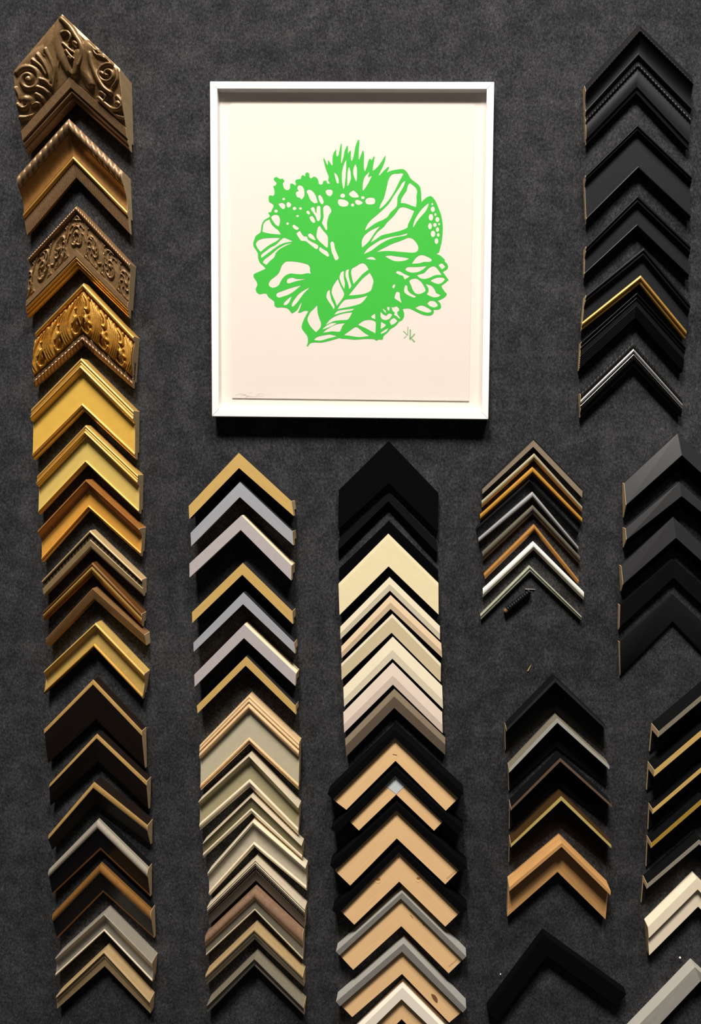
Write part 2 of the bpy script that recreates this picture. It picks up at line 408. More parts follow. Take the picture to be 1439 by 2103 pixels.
for k, (q0, q1, ha, hb) in enumerate([(.50, .52, 7, 13), (.54, .50, 10, 13), (.55, .58, 8, 13), (.60, .66, 8, 8.6), (.60, .66, 12, 12.6), (.60, .605, 8, 12.6), (.66, .665, 8, 12.6), (.70, .76, 9, 9.6), (.73, .735, 7, 13), (.78, .80, 7, 13)]):
    pa, pb = e0+(e1-e0)*q0, e0+(e1-e0)*q1; dx = np.array([.0012, 0, 0])
    lo, hi_ = np.array([pa[0], -ha/1000, pa[2]])+dx, np.array([pb[0], -hb/1000, pb[2]])+dx; w_ = np.array([0, .0002, .0003])
    V = [lo-w_, lo+w_, hi_+w_, hi_-w_]; V = [*V, *[v-dx*.4 for v in V]]
    link('ink_mark', V, [(0, 1, 2, 3), (4, 5, 6, 7), (0, 1, 5, 4), (1, 2, 6, 5), (2, 3, 7, 6), (3, 0, 4, 7)], 'ink_mark', g4, None, o4_)
def stepped(pm, rm, lipm, h=17, rt_=.28, lt=.86):
    return [('stepped_ridge', rm, arc(0, h-1, rt_*.22, h, 1)+arc(rt_*.25, h-1.5, rt_*.42, h, 1)+arc(rt_*.46, h-.5, rt_*.8, h-1, 3)+fl((rt_*.84, h-4), (rt_, h-6)), 0),
            ('rail', pm, fl((rt_, h-6.5), (lt, h-7)), 0),
            ('inner_lip', lipm, arc(lt, h-7, lt+(1-lt)*.5, h-7, 2)+arc(lt+(1-lt)*.55, h-9, 1, h-11, 1), 2)]
sample((167, 735.6), (171.8, 843), (65, 840), (70, 945), (274, 843), (278.7, 943), stepped('yellow_gold', 'yellow_ridge', 'yellow_ridge'),
  'broad plain yellow-gold corner with stepped ridge, just below the carved acanthus one', G1)
sample((176.5, 873), (179, 953.5), (77, 977.5), (81.7, 1056.7), (283, 975), (287, 1054.6), stepped('lemon_gold', 'yellow_ridge', 'lemon_gold', 16, .3, .9),
  'narrower lemon-gold corner with stepped ridge, between broad yellow-gold and orange-gold corners', G1)
sample((176.5, 984.7), (184, 1047), (77.5, 1090), (88, 1155), (286, 1085), (290, 1142),
  [('outer_ridge', 'orange_brown', fl((0, 19), (.05, 19.5), (.08, 18))+arc(.09, 18, .36, 8, -2), 0),
   ('rail', 'orange_gold', fl((.36, 7.5), (.84, 8)), 0), ('inner_lip', 'orange_gold', arc(.84, 8, .92, 8, 1.6)+arc(.93, 6, 1, 5, 1), 2)],
  'orange-gold scooped corner with brown outer slope, seventh down the leftmost column', G1)
sample((185, 1089), (187.6, 1126.7), (86, 1193), (92, 1225), (291, 1190), (294.5, 1223.6),
  [('outer_ridge', 'champagne', arc(0, 13, .15, 13, 1.2), 0), ('patterned_strip', 'dark_bead', fl((.15, 10), (.2, 10), (.45, 10), (.5, 10)), 0, {'bead': (7, 1.8)}),
   ('rail', 'champagne', fl((.5, 11), (.52, 11.5), (.86, 9)), 0), ('inner_lip', 'champagne', arc(.86, 8, 1, 6, 1), 2)],
  'champagne corner with a dark patterned strip, below the orange-gold scooped corner', G1)
sample((190, 1155), (190, 1181), (90, 1255), (92, 1276), (291, 1260), (292.4, 1286),
  [('rail', 'walnut_gold', arc(0, 12, .28, 12, 1.5), 0), ('gilt_band', 'yellow_ridge', arc(.28, 12, .66, 10, 1.2), 0), ('inner_lip', 'orange_brown', arc(.66, 9, .82, 8, 1)+arc(.83, 7, 1, 5, 1), 2)],
  'thin walnut-brown corner with a gold middle band, in the leftmost column', G1)
sample((190, 1208), (193, 1230), (94, 1312), (97.5, 1329), (296.6, 1303), (300, 1325),
  [('rail', 'bronze_flat', fl((0, 14), (.06, 14.3), (.9, 11), (1, 10)), 0)],
  'narrow flat brown-bronze corner, tenth down the leftmost column', G1)
sample((196.5, 1279), (194, 1330), (91.3, 1378), (92.3, 1425), (296.6, 1383), (292.4, 1435),
  [('outer_ridge', 'satin_gold', arc(0, 15, .12, 15, 1.5)+fl((.13, 13))+arc(.14, 13, .4, 8, -1), 0), ('rail', 'satin_gold', fl((.4, 7.5), (.82, 8)), 0), ('inner_lip', 'bright_gold', arc(.82, 8, 1, 6, 3), 2)],
  'satin gold scooped corner with bright rounded lip, just above the black-brown corners', G1)
def gilt_rim(mt, rim, t, h=17, hi=5):
    return [('gilt_rim', rim, fl((0, h-.6), (t*.2, h), (t*.85, h), (t, h-.8)), h-1.5), ('rail', mt, fl((0, h-1.5), (t, h-1.5), (t, h-.8), (t+.05, h-1.5), (.9, hi+2), (1, hi)), 1)]
sample((191.3, 1395.6), (197, 1478), (91, 1498), (99, 1567), (291, 1501), (298, 1577), gilt_rim('espresso', 'pale_gilt', .13, 16, 5),
  'wide black-brown corner with dull gold outer rim, the largest dark one in the leftmost column', G1)
sample((199, 1507), (202, 1564.5), (102, 1610), (104, 1655), (301, 1604), (305, 1661), gilt_rim('espresso', 'pale_gilt', .16, 16, 5),
  'medium black-brown corner with dull gold rim, thirteenth down the leftmost column', G1)
sample((193, 1606), (196, 1650), (100, 1714.6), (107.5, 1745), (302.4, 1695), (308.7, 1734), gilt_rim('espresso', 'pale_gilt', .24, 20, 5),
  'tilted black-brown corner with gold rim, directly above the silver-edged black one', G1)
def round_rim(rim, line, t):
    return [('rounded_rim', rim, arc(0, 14, t, 16, 2.5), 9), ('rail', 'black_gloss', fl((0, 9), (t, 9), (t, 15), (t+.04, 14), (.93, 6)), 1), ('inner_lip', line, fl((.93, 6), (1, 5.5)), 1)]
sample((201, 1683), (206.5, 1744.7), (101, 1785), (107.5, 1838), (303.5, 1784), (308, 1840.6), round_rim('old_silver', 'walnut_gold', .25),
  'glossy black corner with rounded silver outer rim in the leftmost column', G1)
sample((206.5, 1773), (212, 1832), (108.6, 1876), (117, 1928), (310, 1870), (316, 1926), round_rim('dark_gold', 'walnut_gold', .27),
  'glossy black corner with rounded gold outer rim in the leftmost column', G1)
sample((214, 1876), (215, 1912.5), (114, 1967), (115, 2004), (312, 1976), (313, 2016),
  [('outer_ridge', 'old_silver', arc(0, 17, .1, 17, 1), 0), ('rail', 'old_silver', fl((.1, 15))+arc(.11, 15, .85, 9, -2.5), 0), ('inner_lip', 'bright_silver', arc(.85, 9, 1, 7, 2), 2)],
  'warm silver scooped corner with bright inner lip, second from bottom of the leftmost column', G1)
sample((214, 1952), (215, 1984), (116, 2045), (117, 2072), (307.6, 2055), (308.7, 2081),
  [('outer_ridge', 'champagne', arc(0, 14, .18, 14, 1.2)+fl((.2, 11)), 0), ('rail', 'champagne', arc(.2, 11, .45, 11, .6)+fl((.47, 10), (1, 7)), 0)],
  'tarnished champagne-silver ridged corner at the very bottom of the leftmost column', G1)

G2 = 'gold, silver and lilac corner samples of the second column'
LIFT['x'] = 0
def box(face, side, h=27, rab=14):
    return [('rail', side, fl((0, h-.9), (.6, h-.9)), 0), ('inner_wall', side, fl((.6, h-.9), (1, h-.9)), rab), ('front_face', face, fl((0, h), (1, h)), h-.9)]
sample((490.5, 930), (491, 961), (387.7, 1039), (389, 1066), (598, 1029), (602.4, 1059), box('gold_leaf', 'charcoal_side'),
  'topmost gold-faced corner with black sides in the second column, widest of its three gold ones', G2)
sample((492.6, 990), (492.6, 1020.5), (391.5, 1094.5), (393, 1121.6), (600, 1091), (602, 1119.5), box('blue_silver', 'charcoal_side'),
  'blue-grey silver-faced corner between the topmost gold and the lilac corner, second column', G2)
sample((495.7, 1058.4), (494.5, 1088), (389.4, 1157), (389.4, 1186), (598, 1161), (597.6, 1191.4), box('lilac_silver', 'cream_side'),
  'upper lilac-grey corner with cream outer side, third down the second column', G2)
sample((498.6, 1156), (497.6, 1180), (394.6, 1257), (395, 1279), (600, 1255), (601, 1281), box('gold_leaf', 'charcoal_side', 24),
  'middle gold-faced corner with black sides, fourth down the second column', G2)
sample((499.7, 1216.4), (499.2, 1240.4), (397.5, 1319.6), (398, 1338.4), (603.5, 1319.6), (605.6, 1341.5), box('blue_silver', 'charcoal_side', 24),
  'slimmer grey silver-faced corner, fifth down the second column', G2)
sample((501.3, 1282), (501, 1310), (399, 1385.3), (400, 1410), (607.6, 1383), (606, 1408), box('lilac_silver', 'cream_side', 25),
  'lower lilac-grey corner with cream outer side, sixth down the second column', G2)
sample((505.5, 1347.8), (504.5, 1366.5), (404.4, 1449), (406, 1464.5), (606.6, 1449), (607.6, 1466.6), box('gold_leaf', 'charcoal_side', 22),
  'thinnest gold-faced corner with black sides, just above the stone-cream panel corner', G2)
LIFT[G2] = 5
sample((511.8, 1427), (512.4, 1527), (410.6, 1530), (412.7, 1623), (614, 1524), (613, 1622),
  [('stepped_ridge', 'rose_gold', arc(0, 12, .07, 13, 1)+arc(.075, 13, .14, 14, 1)+fl((.15, 12.5))+arc(.16, 13, .28, 13, 2.5)+fl((.29, 10), (.32, 9)), 0),
   ('rail', 'stone_cream', fl((.32, 8), (.86, 8)), 0), ('inner_lip', 'rose_gold', arc(.86, 8, .94, 8, 1.8)+arc(.945, 6, 1, 5, 1), 2)],
  'wide stone-cream panel corner edged in rose-gold ridges, in the second column', G2)
sample((511.3, 1551), (513.4, 1615.8), (407.5, 1646), (411, 1705.4), (612.4, 1657.5), (612.4, 1714.8),
  [('outer_ridge', 'pearl_silver', arc(0, 17, .05, 17, .8), 0), ('cove', 'olive_silver', fl((.05, 15))+arc(.06, 15, .36, 8, -1.5), 0), ('rail', 'pale_olive', fl((.36, 8), (.75, 8)), 0), ('inner_lip', 'bright_silver', arc(.75, 8, .88, 8, 2.4)+fl((.9, 6), (1, 5)), 2)],
  'olive-silver scooped corner with bright lip, below the stone-cream panel corner', G2)
sample((515.5, 1635.6), (516.5, 1670), (416.5, 1731.5), (418, 1761.7), (618.7, 1735.6), (620.8, 1764.8),
  [('outer_ridge', 'pearl_silver', arc(0, 15, .06, 15, .6), 0), ('rail', 'olive_silver', fl((.06, 13), (.68, 9)), 0), ('inner_lip', 'bright_silver', arc(.68, 9, .85, 8, 2)+fl((.87, 6), (1, 5)), 2)],
  'narrow olive-silver corner with pale inner lip, tenth down the second column', G2)
sample((519.3, 1686.6), (522.8, 1739.5), (426.3, 1792.6), (430.7, 1839.5), (627, 1781), (629.7, 1829),
  [('outer_ridge', 'bright_silver', arc(0, 14, .07, 14, 1)+arc(.075, 13, .13, 13, .8), 0), ('rail', 'pearl_silver', fl((.13, 11))+arc(.14, 11, .78, 8, -2), 0), ('inner_lip', 'bright_silver', arc(.78, 8, .9, 8, 2.4)+fl((.92, 6), (1, 5)), 2)],
  'tilted wide pearl-silver corner with bright double rim, in the second column', G2)
sample((525, 1763.5), (525.3, 1808), (426, 1861.4), (429, 1900), (626, 1864.6), (625, 1905),
  [('reeded_ridge', 'pearl_silver', arc(0, 13, .09, 14, 1.5)+arc(.1, 13, .19, 14, 1.5)+arc(.2, 12, .28, 12.5, 1.5), 0), ('bead', 'violet_pewter', fl((.28, 9))+arc(.29, 9, .44, 9, 2.5), 0, {'bead': (5, .7)}),
   ('rail', 'pewter_dark', fl((.44, 7))+arc(.46, 8, .6, 8, 1)+fl((.62, 7.5), (1, 5)), 0)],
  'silver corner with three reeded ridges over dark pewter, in the second column', G2)
sample((523.8, 1824), (523.4, 1870), (421.7, 1921), (423.4, 1962.5), (621.8, 1913.5), (621.4, 1971),
  [('rounded_ridge', 'copper', arc(0, 11, .52, 9, 4), 0), ('rail', 'pewter', fl((.52, 8), (.9, 7)), 0), ('inner_lip', 'pearl_silver', arc(.9, 7, 1, 6, 1), 2)],
  'worn copper rounded corner with pewter inner band, third from bottom of the second column', G2)
sample((522.4, 1904), (522.8, 1929), (422.3, 2001), (423.8, 2023), (621.8, 2001), (623.5, 2026),
  [('outer_ridge', 'champagne', arc(0, 14, .3, 14, 1.2), 0), ('rail', 'pewter', arc(.3, 12, .62, 11, .8)+arc(.64, 10, 1, 6, .6), 0)],
  'thin gold-tinted pewter corner, second from bottom of the second column', G2)
sample((522.8, 1966.7), (521.8, 1983), (424.8, 2063.6), (426.3, 2081), (622.9, 2067), (624, 2084.5),
  [('rail', 'pewter', fl((0, 17), (.1, 17.5), (.55, 13), (.6, 11)), 0), ('inner_lip', 'bright_silver', arc(.6, 11, 1, 8, 1.2), 2)],
  'thin silver corner with pale inner lip at the bottom of the second column', G2)

G3 = 'black and cream liner corners of the middle column'
def flat(mt, h, hi, rim=None, t=.2):
    if not rim: return [('rail', mt, fl((0, h), (1, hi)), 0)]
    return [('rail', rim, fl((0, h), (t, h)), 0), ('inner_bevel', mt, fl((t, h), (1, hi)), 0), ('outer_edge', 'black_matte', fl((-.012, h-.8), (0, h-.8)), 0)]
sample((797.6, 905.6), (798, 992), (695.4, 1006.7), (694, 1088), (900, 1013), (899, 1093), flat('black_matte', 11, 9),
  'very wide flat matte black corner below the framed print, topmost of the middle column', G3, '')
sample((797, 1013), (797.6, 1045), (695, 1111), (695, 1146.4), (897, 1115), (897, 1152.7), flat('black_matte', 9, 3, 'black', .5),
  'matte black sloping corner, second down the middle column', G3, '')
sample((798, 1070), (797.6, 1093), (696, 1168), (696, 1192), (899, 1171.4), (899, 1195), flat('black_matte', 9, 7),
  'plain narrow black corner touching the top of the first cream corner, middle column', G3, '')
LIFT[G3] = 6
sample((797, 1096), (797.6, 1163), (695, 1198.5), (697, 1263), (900, 1197.5), (900.3, 1262), flat('liner_butter', 11, 9, 'liner_butter', .13),
  'widest butter-cream liner corner, topmost of the cream ones in the middle column', G3, '')
sample((799.7, 1185), (800.3, 1213), (698.6, 1287), (699, 1313), (903, 1286), (903, 1314), flat('liner_ivory', 9, 7.2, 'liner_ivory', .52),
  'narrow ivory liner corner directly under the widest butter-cream one', G3, '')
sample((801.7, 1222.3), (801.7, 1250.5), (700.6, 1327.6), (701.3, 1351.6), (905.6, 1321.3), (907.6, 1350.5), flat('liner_peach', 9, 7.2, 'liner_peach', .52),
  'peach-beige liner corner, third of the cream ones in the middle column', G3, '')
sample((805, 1261), (803.8, 1299.4), (700.6, 1363), (701.3, 1396.4), (905, 1363), (904.5, 1400.5), flat('liner_linen', 10, 7.6, 'liner_ivory', .17),
  'linen-beige sloping liner corner with thin pale rim, in the middle column', G3, '')
sample((806, 1307.8), (805.5, 1352.6), (704.8, 1412), (706.5, 1451.6), (907.6, 1409), (909.3, 1455.8), flat('liner_white', 9, 7.2, 'liner_white', .6),
  'wide creamy white liner corner, just above the pinkish one', G3, '')
sample((806, 1361), (806.5, 1405.8), (704.8, 1463), (706.5, 1504.8), (907.6, 1463), (908.7, 1505.8), flat('liner_pink', 9, 7.2, 'liner_pink', .58),
  'pinkish white liner corner, lowest of the pale ones in the middle column', G3, '')
sample((809.3, 1415), (809.3, 1453.7), (708.6, 1517.3), (710.7, 1553.8), (914, 1515), (914, 1550.6), flat('liner_taupe_dark', 9, 6.6, 'liner_taupe', .38),
  'dark taupe liner corner between pinkish white liner and the bare wood corners', G3, '')

G4 = 'deep corners with bare wood faces at the foot of the middle column'
def woodbox(rim, wood, label, rimmat, rh, wh, sidemat=None):
    A, I, L, LI, R, RI = rim
    if rh > 30:
        A, L, R = (A[0], A[1]-7), (L[0]-4, L[1]-4), (R[0]+4, R[1]-4); rim = [A, I, L, LI, R, RI]; rh -= 15; wh = rh-5
    rt = root('frame_corner_sample', P(*A, 0), label, 'frame corner', G4)
    if sidemat:
        corner(rt, rim, [('rim', sidemat, fl((0, rh-.5), (1, rh-.5)), 0), ('rim_face', rimmat, fl((0, rh), (1, rh)), rh-.5)], 'rim')
    else:
        corner(rt, rim, [('rim', rimmat, fl((0, rh), (1, rh)), 0)], 'rim')
    corner(rt, wood, [('wood_rail', 'maple', fl((0, wh), (1, wh)), 0)], 'wood_rail')
    return rt
def quad(name, pts, h, mat, rt, th=.4):
    f = [P(x, y, h) for x, y in pts]; b = [P(x, y, h)+np.array([0, th/1000, 0]) for x, y in pts]; n = len(pts)
    return link(name, f+b, [tuple(range(n)), tuple(range(n, 2*n))]+[(i, (i+1) % n, n+(i+1) % n, n+i) for i in range(n)], mat, rt, None, np.array(rt.location))
def blob(cx, cy, rx, ry, an=0, n=20, wob=0):
    return [(cx+rx*(1+wob*math.sin(3*q))*math.cos(q)*math.cos(an)-ry*math.sin(q)*math.sin(an), cy+rx*(1+wob*math.sin(3*q))*math.cos(q)*math.sin(an)+ry*math.sin(q)*math.cos(an)) for q in [2*math.pi*i/n for i in range(n)]]
def line_pts(pl, wd):
    pl = [np.array(p, float) for p in pl]; lf, rg = [], []
    for i, p in enumerate(pl):
        d = pl[min(i+1, len(pl)-1)]-pl[max(i-1, 0)]; d = d/(np.linalg.norm(d)+1e-9); n_ = np.array([-d[1], d[0]])*wd/2
        lf.append(tuple(p+n_)); rg.append(tuple(p-n_))
    return lf+rg[::-1]
rt = woodbox([(810.5, 1505), (810.5, 1515), (676, 1635), (683, 1642), (947.5, 1633), (940.5, 1640)],
  [(810.5, 1515), (811.8, 1562.3), (682, 1641), (711, 1663), (941, 1639), (915, 1665)], 'deep black corner with bare maple face, uppermost of the bare wood corners', 'black_matte', 44, 36)
quad('knot_mark', line_pts([(806, 1549), (810, 1550), (815, 1551)], 1.5), 24.15, 'brown_mark', rt, .08)
rt = woodbox([(811.7, 1584), (811.5, 1592), (683, 1706), (690, 1712), (947, 1708), (940, 1714)],
  [(811.3, 1592.6), (813.4, 1631.6), (718, 1687.4), (736.7, 1705.6), (908.7, 1687.4), (891, 1706)], 'deep black corner with silver square at the tip of its bare wood face', 'black_matte', 44, 36)
quad('corner_patch', [(811.3, 1592.9), (831.6, 1613.2), (813.4, 1631.3), (791, 1613.4)], 24.4, 'metal_patch', rt)['label'] = 'silver square patch'
rt = woodbox([(813.8, 1657), (813.8, 1664.5), (681, 1781), (687, 1787), (955, 1786), (948, 1792)],
  [(813.8, 1664.5), (814.5, 1721.8), (687.7, 1788.5), (719, 1818.7), (942, 1787.5), (914, 1816)], 'deep black corner with clean wide maple face, third of the bare wood corners', 'black_matte', 44, 36)
for k in range(9):
    u = k/8; x, y = 918+u*19, 1804-u*16
    quad('stamped_mark', line_pts([(x-1.1, y-1.6+rng.rand()), (x+.4, y+.4), (x+1.2, y+1.4*rng.rand())], .8), 24.15, 'brown_mark', rt, .06)
rt = woodbox([(819, 1744), (819, 1751), (686, 1873), (692, 1879), (955, 1872), (949, 1879)],
  [(819, 1751), (819.5, 1810.4), (697, 1868.7), (727.3, 1899), (947.3, 1870.8), (914, 1903)], 'deep black corner with two round plugs in its maple face', 'black_matte', 40, 32)
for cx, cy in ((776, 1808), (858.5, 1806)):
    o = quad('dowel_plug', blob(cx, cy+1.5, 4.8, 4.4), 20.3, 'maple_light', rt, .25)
    q = quad('dowel_shadow', blob(cx+.5, cy-2.2, 4.2, 2.8), 20.45, 'shadow_brown', rt, .1); q.parent = o  # brown ellipse paints the shadow in the gap at the plug's upper edge
rt = woodbox([(825.3, 1833), (823, 1845), (689.8, 1954), (697, 1961.5), (957, 1964), (950, 1971)],
  [(823, 1845), (823.8, 1902), (697, 1961.5), (725, 1991.7), (950, 1971), (921, 1999)], 'upper silver-rimmed corner with bare wood face', 'rim_silver_front', 20, 15, 'rim_silver')
for k in range(10):
    u = k/9; x, y = 922+u*15, 1985-u*13
    quad('stamped_mark', line_pts([(x-1, y-1.4+rng.rand()), (x+.4, y+.4), (x+1, y+1.2*rng.rand())], .7), 15.1, 'brown_mark', rt, .06)
quad('grain_mark', line_pts([(842, 1879), (848, 1886)], 1.0), 15.1, 'brown_mark', rt, .06); quad('grain_mark', line_pts([(867, 1896), (871, 1901)], 1.6), 15.1, 'brown_mark', rt, .06)
rt = woodbox([(828.4, 1937.5), (825.3, 1954), (690, 2057), (698, 2066), (957, 2071), (950, 2079)],
  [(825.3, 1954), (825.3, 2000), (701, 2066), (723, 2088.7), (946, 2080), (922, 2100)], 'lower silver-rimmed corner with dark knot in its bare wood face', 'rim_silver_front', 21, 15, 'rim_silver')
quad('knot_mark', blob(892.5, 2050, 10.5, 4.2, 1.0, 20, .15), 15.1, 'brown_mark', rt, .08)
woodbox([(826, 2028), (824.3, 2052), (690, 2160), (702, 2172), (962, 2164), (950, 2174)],
  [(824.3, 2052), (824.3, 2093), (702, 2172), (725, 2192), (950, 2174), (926, 2194)], 'white-rimmed corner with bare wood face, cut off by the bottom edge of the photo', 'rim_white', 20, 13)

G5 = 'thin corner samples under the right edge of the framed print'
def thin(mt, side=None, h=9, lip=None, tl=.6):
    b = [('rail', side or mt, fl((0, h-.6), (tl, h-.6)), 0), ('front_face', mt, arc(0, h-.3, tl, h-.2, .7, 4), h-.6)]
    b.append(('inner_lip', lip or mt, fl((tl, h-1.2), (1, h-4)), 1))
    return b
sample((1095, 904), (1094.5, 917.5), (989.8, 1005), (990, 1014.5), (1195.6, 1009), (1194.5, 1021.8), [('rail', 'black', fl((0, 9), (1, 9)), 0), ('front_face', 'taupe_metal', fl((0, 9.6), (1, 9.4)), 9), ('outer_flange', 'black', fl((-.42, 2), (0, 4)), 0)],
  'thin taupe metal corner with black outer side, topmost of the thin corners', G5, '')
sample((1096.5, 931), (1095.5, 944.6), (988.6, 1029), (988.8, 1042.6), (1195, 1040.5), (1194, 1051), thin('antique_silver', None, 9, 'taupe_metal'),
  'thin pale antique-silver corner between the taupe and the amber gold corners', G5, '')
sample((1093, 959), (1093, 975), (985.4, 1057), (985.4, 1070.7), (1195, 1064.5), (1193.5, 1077), thin('amber_gold', None, 9, 'amber_dark'),
  'thin amber gold corner, upper of the two orange-gold thin corners', G5, '')
sample((1086.7, 984), (1087, 997), (976.7, 1084), (977.7, 1090.5), (1188, 1092.6), (1186, 1099), [('rail', 'black_gloss', arc(0, 8, .5, 8, 2)+fl((.55, 6), (1, 5)), 0)],
  'thin glossy black corner tucked above the plain silver thin corner', G5, '')
sample((1093, 1010), (1093, 1022.8), (982, 1106), (982.3, 1114.5), (1187, 1123), (1186.8, 1131), thin('plain_silver', None, 10, 'plain_silver', .7),
  'thin plain silver corner drooping to the right, over the dark pewter one', G5, '')
sample((1093.4, 1037.4), (1093.4, 1055), (990, 1134), (991.3, 1152), (1190.3, 1142.7), (1189.3, 1159), thin('dark_pewter', None, 9, 'pewter_dark', .5),
  'thin dark pewter corner with scratched right leg', G5, '')
sample((1096.5, 1077), (1096.5, 1090.5), (993.4, 1179), (995.4, 1189.6), (1188.3, 1191.7), (1185, 1200), thin('copper_gold', None, 9, 'amber_dark', .65),
  'thin copper-gold corner above the white thin corner', G5, '')
sample((1095, 1112.4), (1095, 1129), (991.3, 1210.4), (990.9, 1227), (1198.3, 1215.6), (1197.6, 1232.3), thin('soft_white', None, 9, 'soft_white', .6),
  'thin glossy white corner, second lowest of the thin corners', G5, '')
sample((1087, 1161.4), (1088.2, 1175), (986, 1262.5), (987, 1274), (1193.5, 1265.7), (1192.9, 1275), [('rail', 'green_silver', arc(0, 7, .5, 7, 1)+arc(.5, 6, 1, 5, 1), 0)],
  'very thin greenish silver corner, lowest of the thin corners', G5, '')

G6 = 'black corner samples of the column at upper right'
LIFT[G6] = 4
sample((1311, 50), (1306, 191), (1200, 176), (1203, 297), (1420, 157), (1413, 307),
  [('outer_slope', 'black', fl((0, 8), (.11, 15), (.125, 15)), 0), ('rope_bead', 'black', arc(.125, 15, .17, 15, 2), 0, {'bead': (5, 1.2)}),
   ('rail', 'black', fl((.17, 14))+arc(.18, 14, .42, 8, -2), 0), ('middle_ridge', 'black_grey', arc(.42, 9, .5, 9, 3)+fl((.52, 7), (.58, 7)), 0),
   ('pearl_bead', 'black_gloss', arc(.58, 8, .66, 8, 2.2), 0, {'bead': (5.5, 1.4)}), ('inner_panel', 'black_grey', fl((.66, 8))+arc(.68, 8, .92, 7, 1.2), 0), ('inner_lip', 'black_gloss', fl((.92, 5), (1, 4)), 2)],
  'large black corner with rope and bead carving at the top of the upper right column', G6)
def blackpanel(h, rt_, lip, lipmat='black_gloss', pm='black_grey', rm='black'):
    return [('stepped_ridge', rm, arc(0, h, rt_*.3, h+1, 1)+fl((rt_*.34, h-1))+arc(rt_*.36, h-1, rt_*.7, h-2, 1.2)+fl((rt_*.75, h-4), (rt_, h-6)), 0),
            ('rail', pm, fl((rt_, h-6.5), (lip, h-7)), 0), ('inner_lip', lipmat, arc(lip, h-7, lip+(1-lip)*.55, h-7, 1.6)+arc(lip+(1-lip)*.6, h-9, 1, h-10, .8), 2)]
sample((1308, 256), (1309, 354), (1202, 360), (1203, 460), (1420, 363.5), (1415.7, 454), blackpanel(13, .2, .87),
  'black corner with broad flat panel, second down the upper right column', G6)
sample((1308.7, 400), (1306.3, 471.6), (1203, 506), (1199, 570), (1417, 504), (1412, 574), blackpanel(14, .36, .84),
  'black stepped corner with one shiny inner edge, just above the gold-lipped one', G6)
sample((1321.7, 508.4), (1312.7, 583.4), (1203, 606), (1193.3, 678.5), (1417, 624), (1406, 697.6), blackpanel(15, .36, .76, 'bright_gold'),
  'black corner with shining gold inner lip in the upper right column', G6)
ribs = []
for k in range(6): ribs += arc(.48+k*.08, 9-k*.4, .48+k*.08+.07, 9-k*.4, 1.3, 5)
sample((1307.5, 601), (1303, 656), (1193.3, 702.3), (1188.5, 760.6), (1407.4, 713), (1400, 765.3),
  [('outer_ridge', 'black_gloss', arc(0, 12, .07, 12, 1)+fl((.09, 10), (.15, 10))+arc(.17, 10, .23, 10, 1)+fl((.25, 9)), 0), ('rail', 'black_gloss', fl((.25, 9), (.47, 9)), 0), ('reeding', 'black_gloss', ribs+fl((1, 5)), 0)],
  'glossy black corner with many fine reeded lines, below the gold-lipped one', G6)
sample((1299, 703.5), (1300, 751), (1191.4, 808), (1191, 857), (1400, 820), (1398, 855.7),
  [('rail', 'black', arc(0, 10, .27, 11, 1), 0, {'bead': (6, .6)}), ('silver_band', 'plain_silver', arc(.28, 11, .43, 11, 1.4), 0), ('groove', 'black', fl((.43, 9), (.5, 9)), 0),
   ('silver_line', 'plain_silver', arc(.5, 10, .57, 10, 1), 0), ('beaded_lip', 'black_gloss', arc(.56, 9, .8, 8, 1)+fl((.82, 6), (1, 5)), 1, {'bead': (6, .8)})],
  'black corner with two silver lines at the bottom of the upper right column', G6)

G7 = 'plain sloping black corners at the right edge'
def bevel(h0, h1, t, mt='black_satin'):
    return [('rail', mt, fl((0, h0), (t, h1)), 0), ('inner_drop', 'black_matte', fl((t, h1), (1, 6)), 1)]
def symm(A, I, L, LI, bands, label, g=G7, cuts='LR', dy=3):
    return sample(A, I, L, LI, (2*A[0]-L[0], L[1]+dy), (2*I[0]-LI[0], LI[1]+dy), bands, label, g, cuts)
symm((1391, 890), (1395, 962), (1281.3, 992), (1280.6, 1062.6), bevel(10, 21, .62), 'topmost black corner at the right edge, with the widest sloping face')
symm((1394.4, 989.6), (1394, 1041), (1284.3, 1085), (1280.6, 1124), bevel(17, 22, .55), 'narrow sloping black corner, second down at the right edge')
symm((1381.8, 1061.4), (1383, 1122), (1275.5, 1162), (1275.5, 1213.8), bevel(12, 19, .68), 'sloping black corner, third down at the right edge')
symm((1382, 1148), (1381.3, 1190), (1273, 1242.7), (1270.5, 1293), [('rail', 'black', fl((0, 12), (.9, 9), (1, 6)), 0)], 'flat dull black corner, fourth down at the right edge')
symm((1380.6, 1220), (1380.6, 1278), (1272.2, 1318.3), (1273, 1387.6), [('rail', 'black_grey', fl((0, 9), (.93, 6), (1, 4)), 0)], 'wide flat black corner, lowest of five plain black ones at the right edge')

G8 = 'floater corners of the column right of the bare wood corners'
def floater(rim, body, t, h=27, fh=4, floor=None):
    return [('rail', body, fl((0, h-.5), (t, h-.5)), 0), ('rim_face', rim, fl((0, h), (t, h)), h-.5), ('floor_ledge', floor or body, fl((t, fh), (1, fh)), 0)]
sample((1139.7, 1392.7), (1137.6, 1458), (1039.6, 1496), (1037.5, 1539.7), (1246, 1495), (1239.7, 1537.6), floater('charcoal_side', 'black', .1, 26),
  'all-black floater corner, topmost of the floaters right of the middle column', G8)
sample((1143.8, 1475), (1141.8, 1533), (1045.4, 1579), (1044.8, 1623), (1250.8, 1573), (1246, 1614.7), 
  [('rail', 'black', fl((0, 22), (.13, 22)), 0), ('rim_face', 'rim_silver', fl((0, 22.5), (.13, 22.5)), 22), ('outer_side', 'pewter', fl((-.012, 22), (0, 22.3)), 0), ('floor_ledge', 'black', fl((.13, 4), (1, 4)), 0)],
  'silver-rimmed black floater corner, second of the floaters right of the middle column', G8)
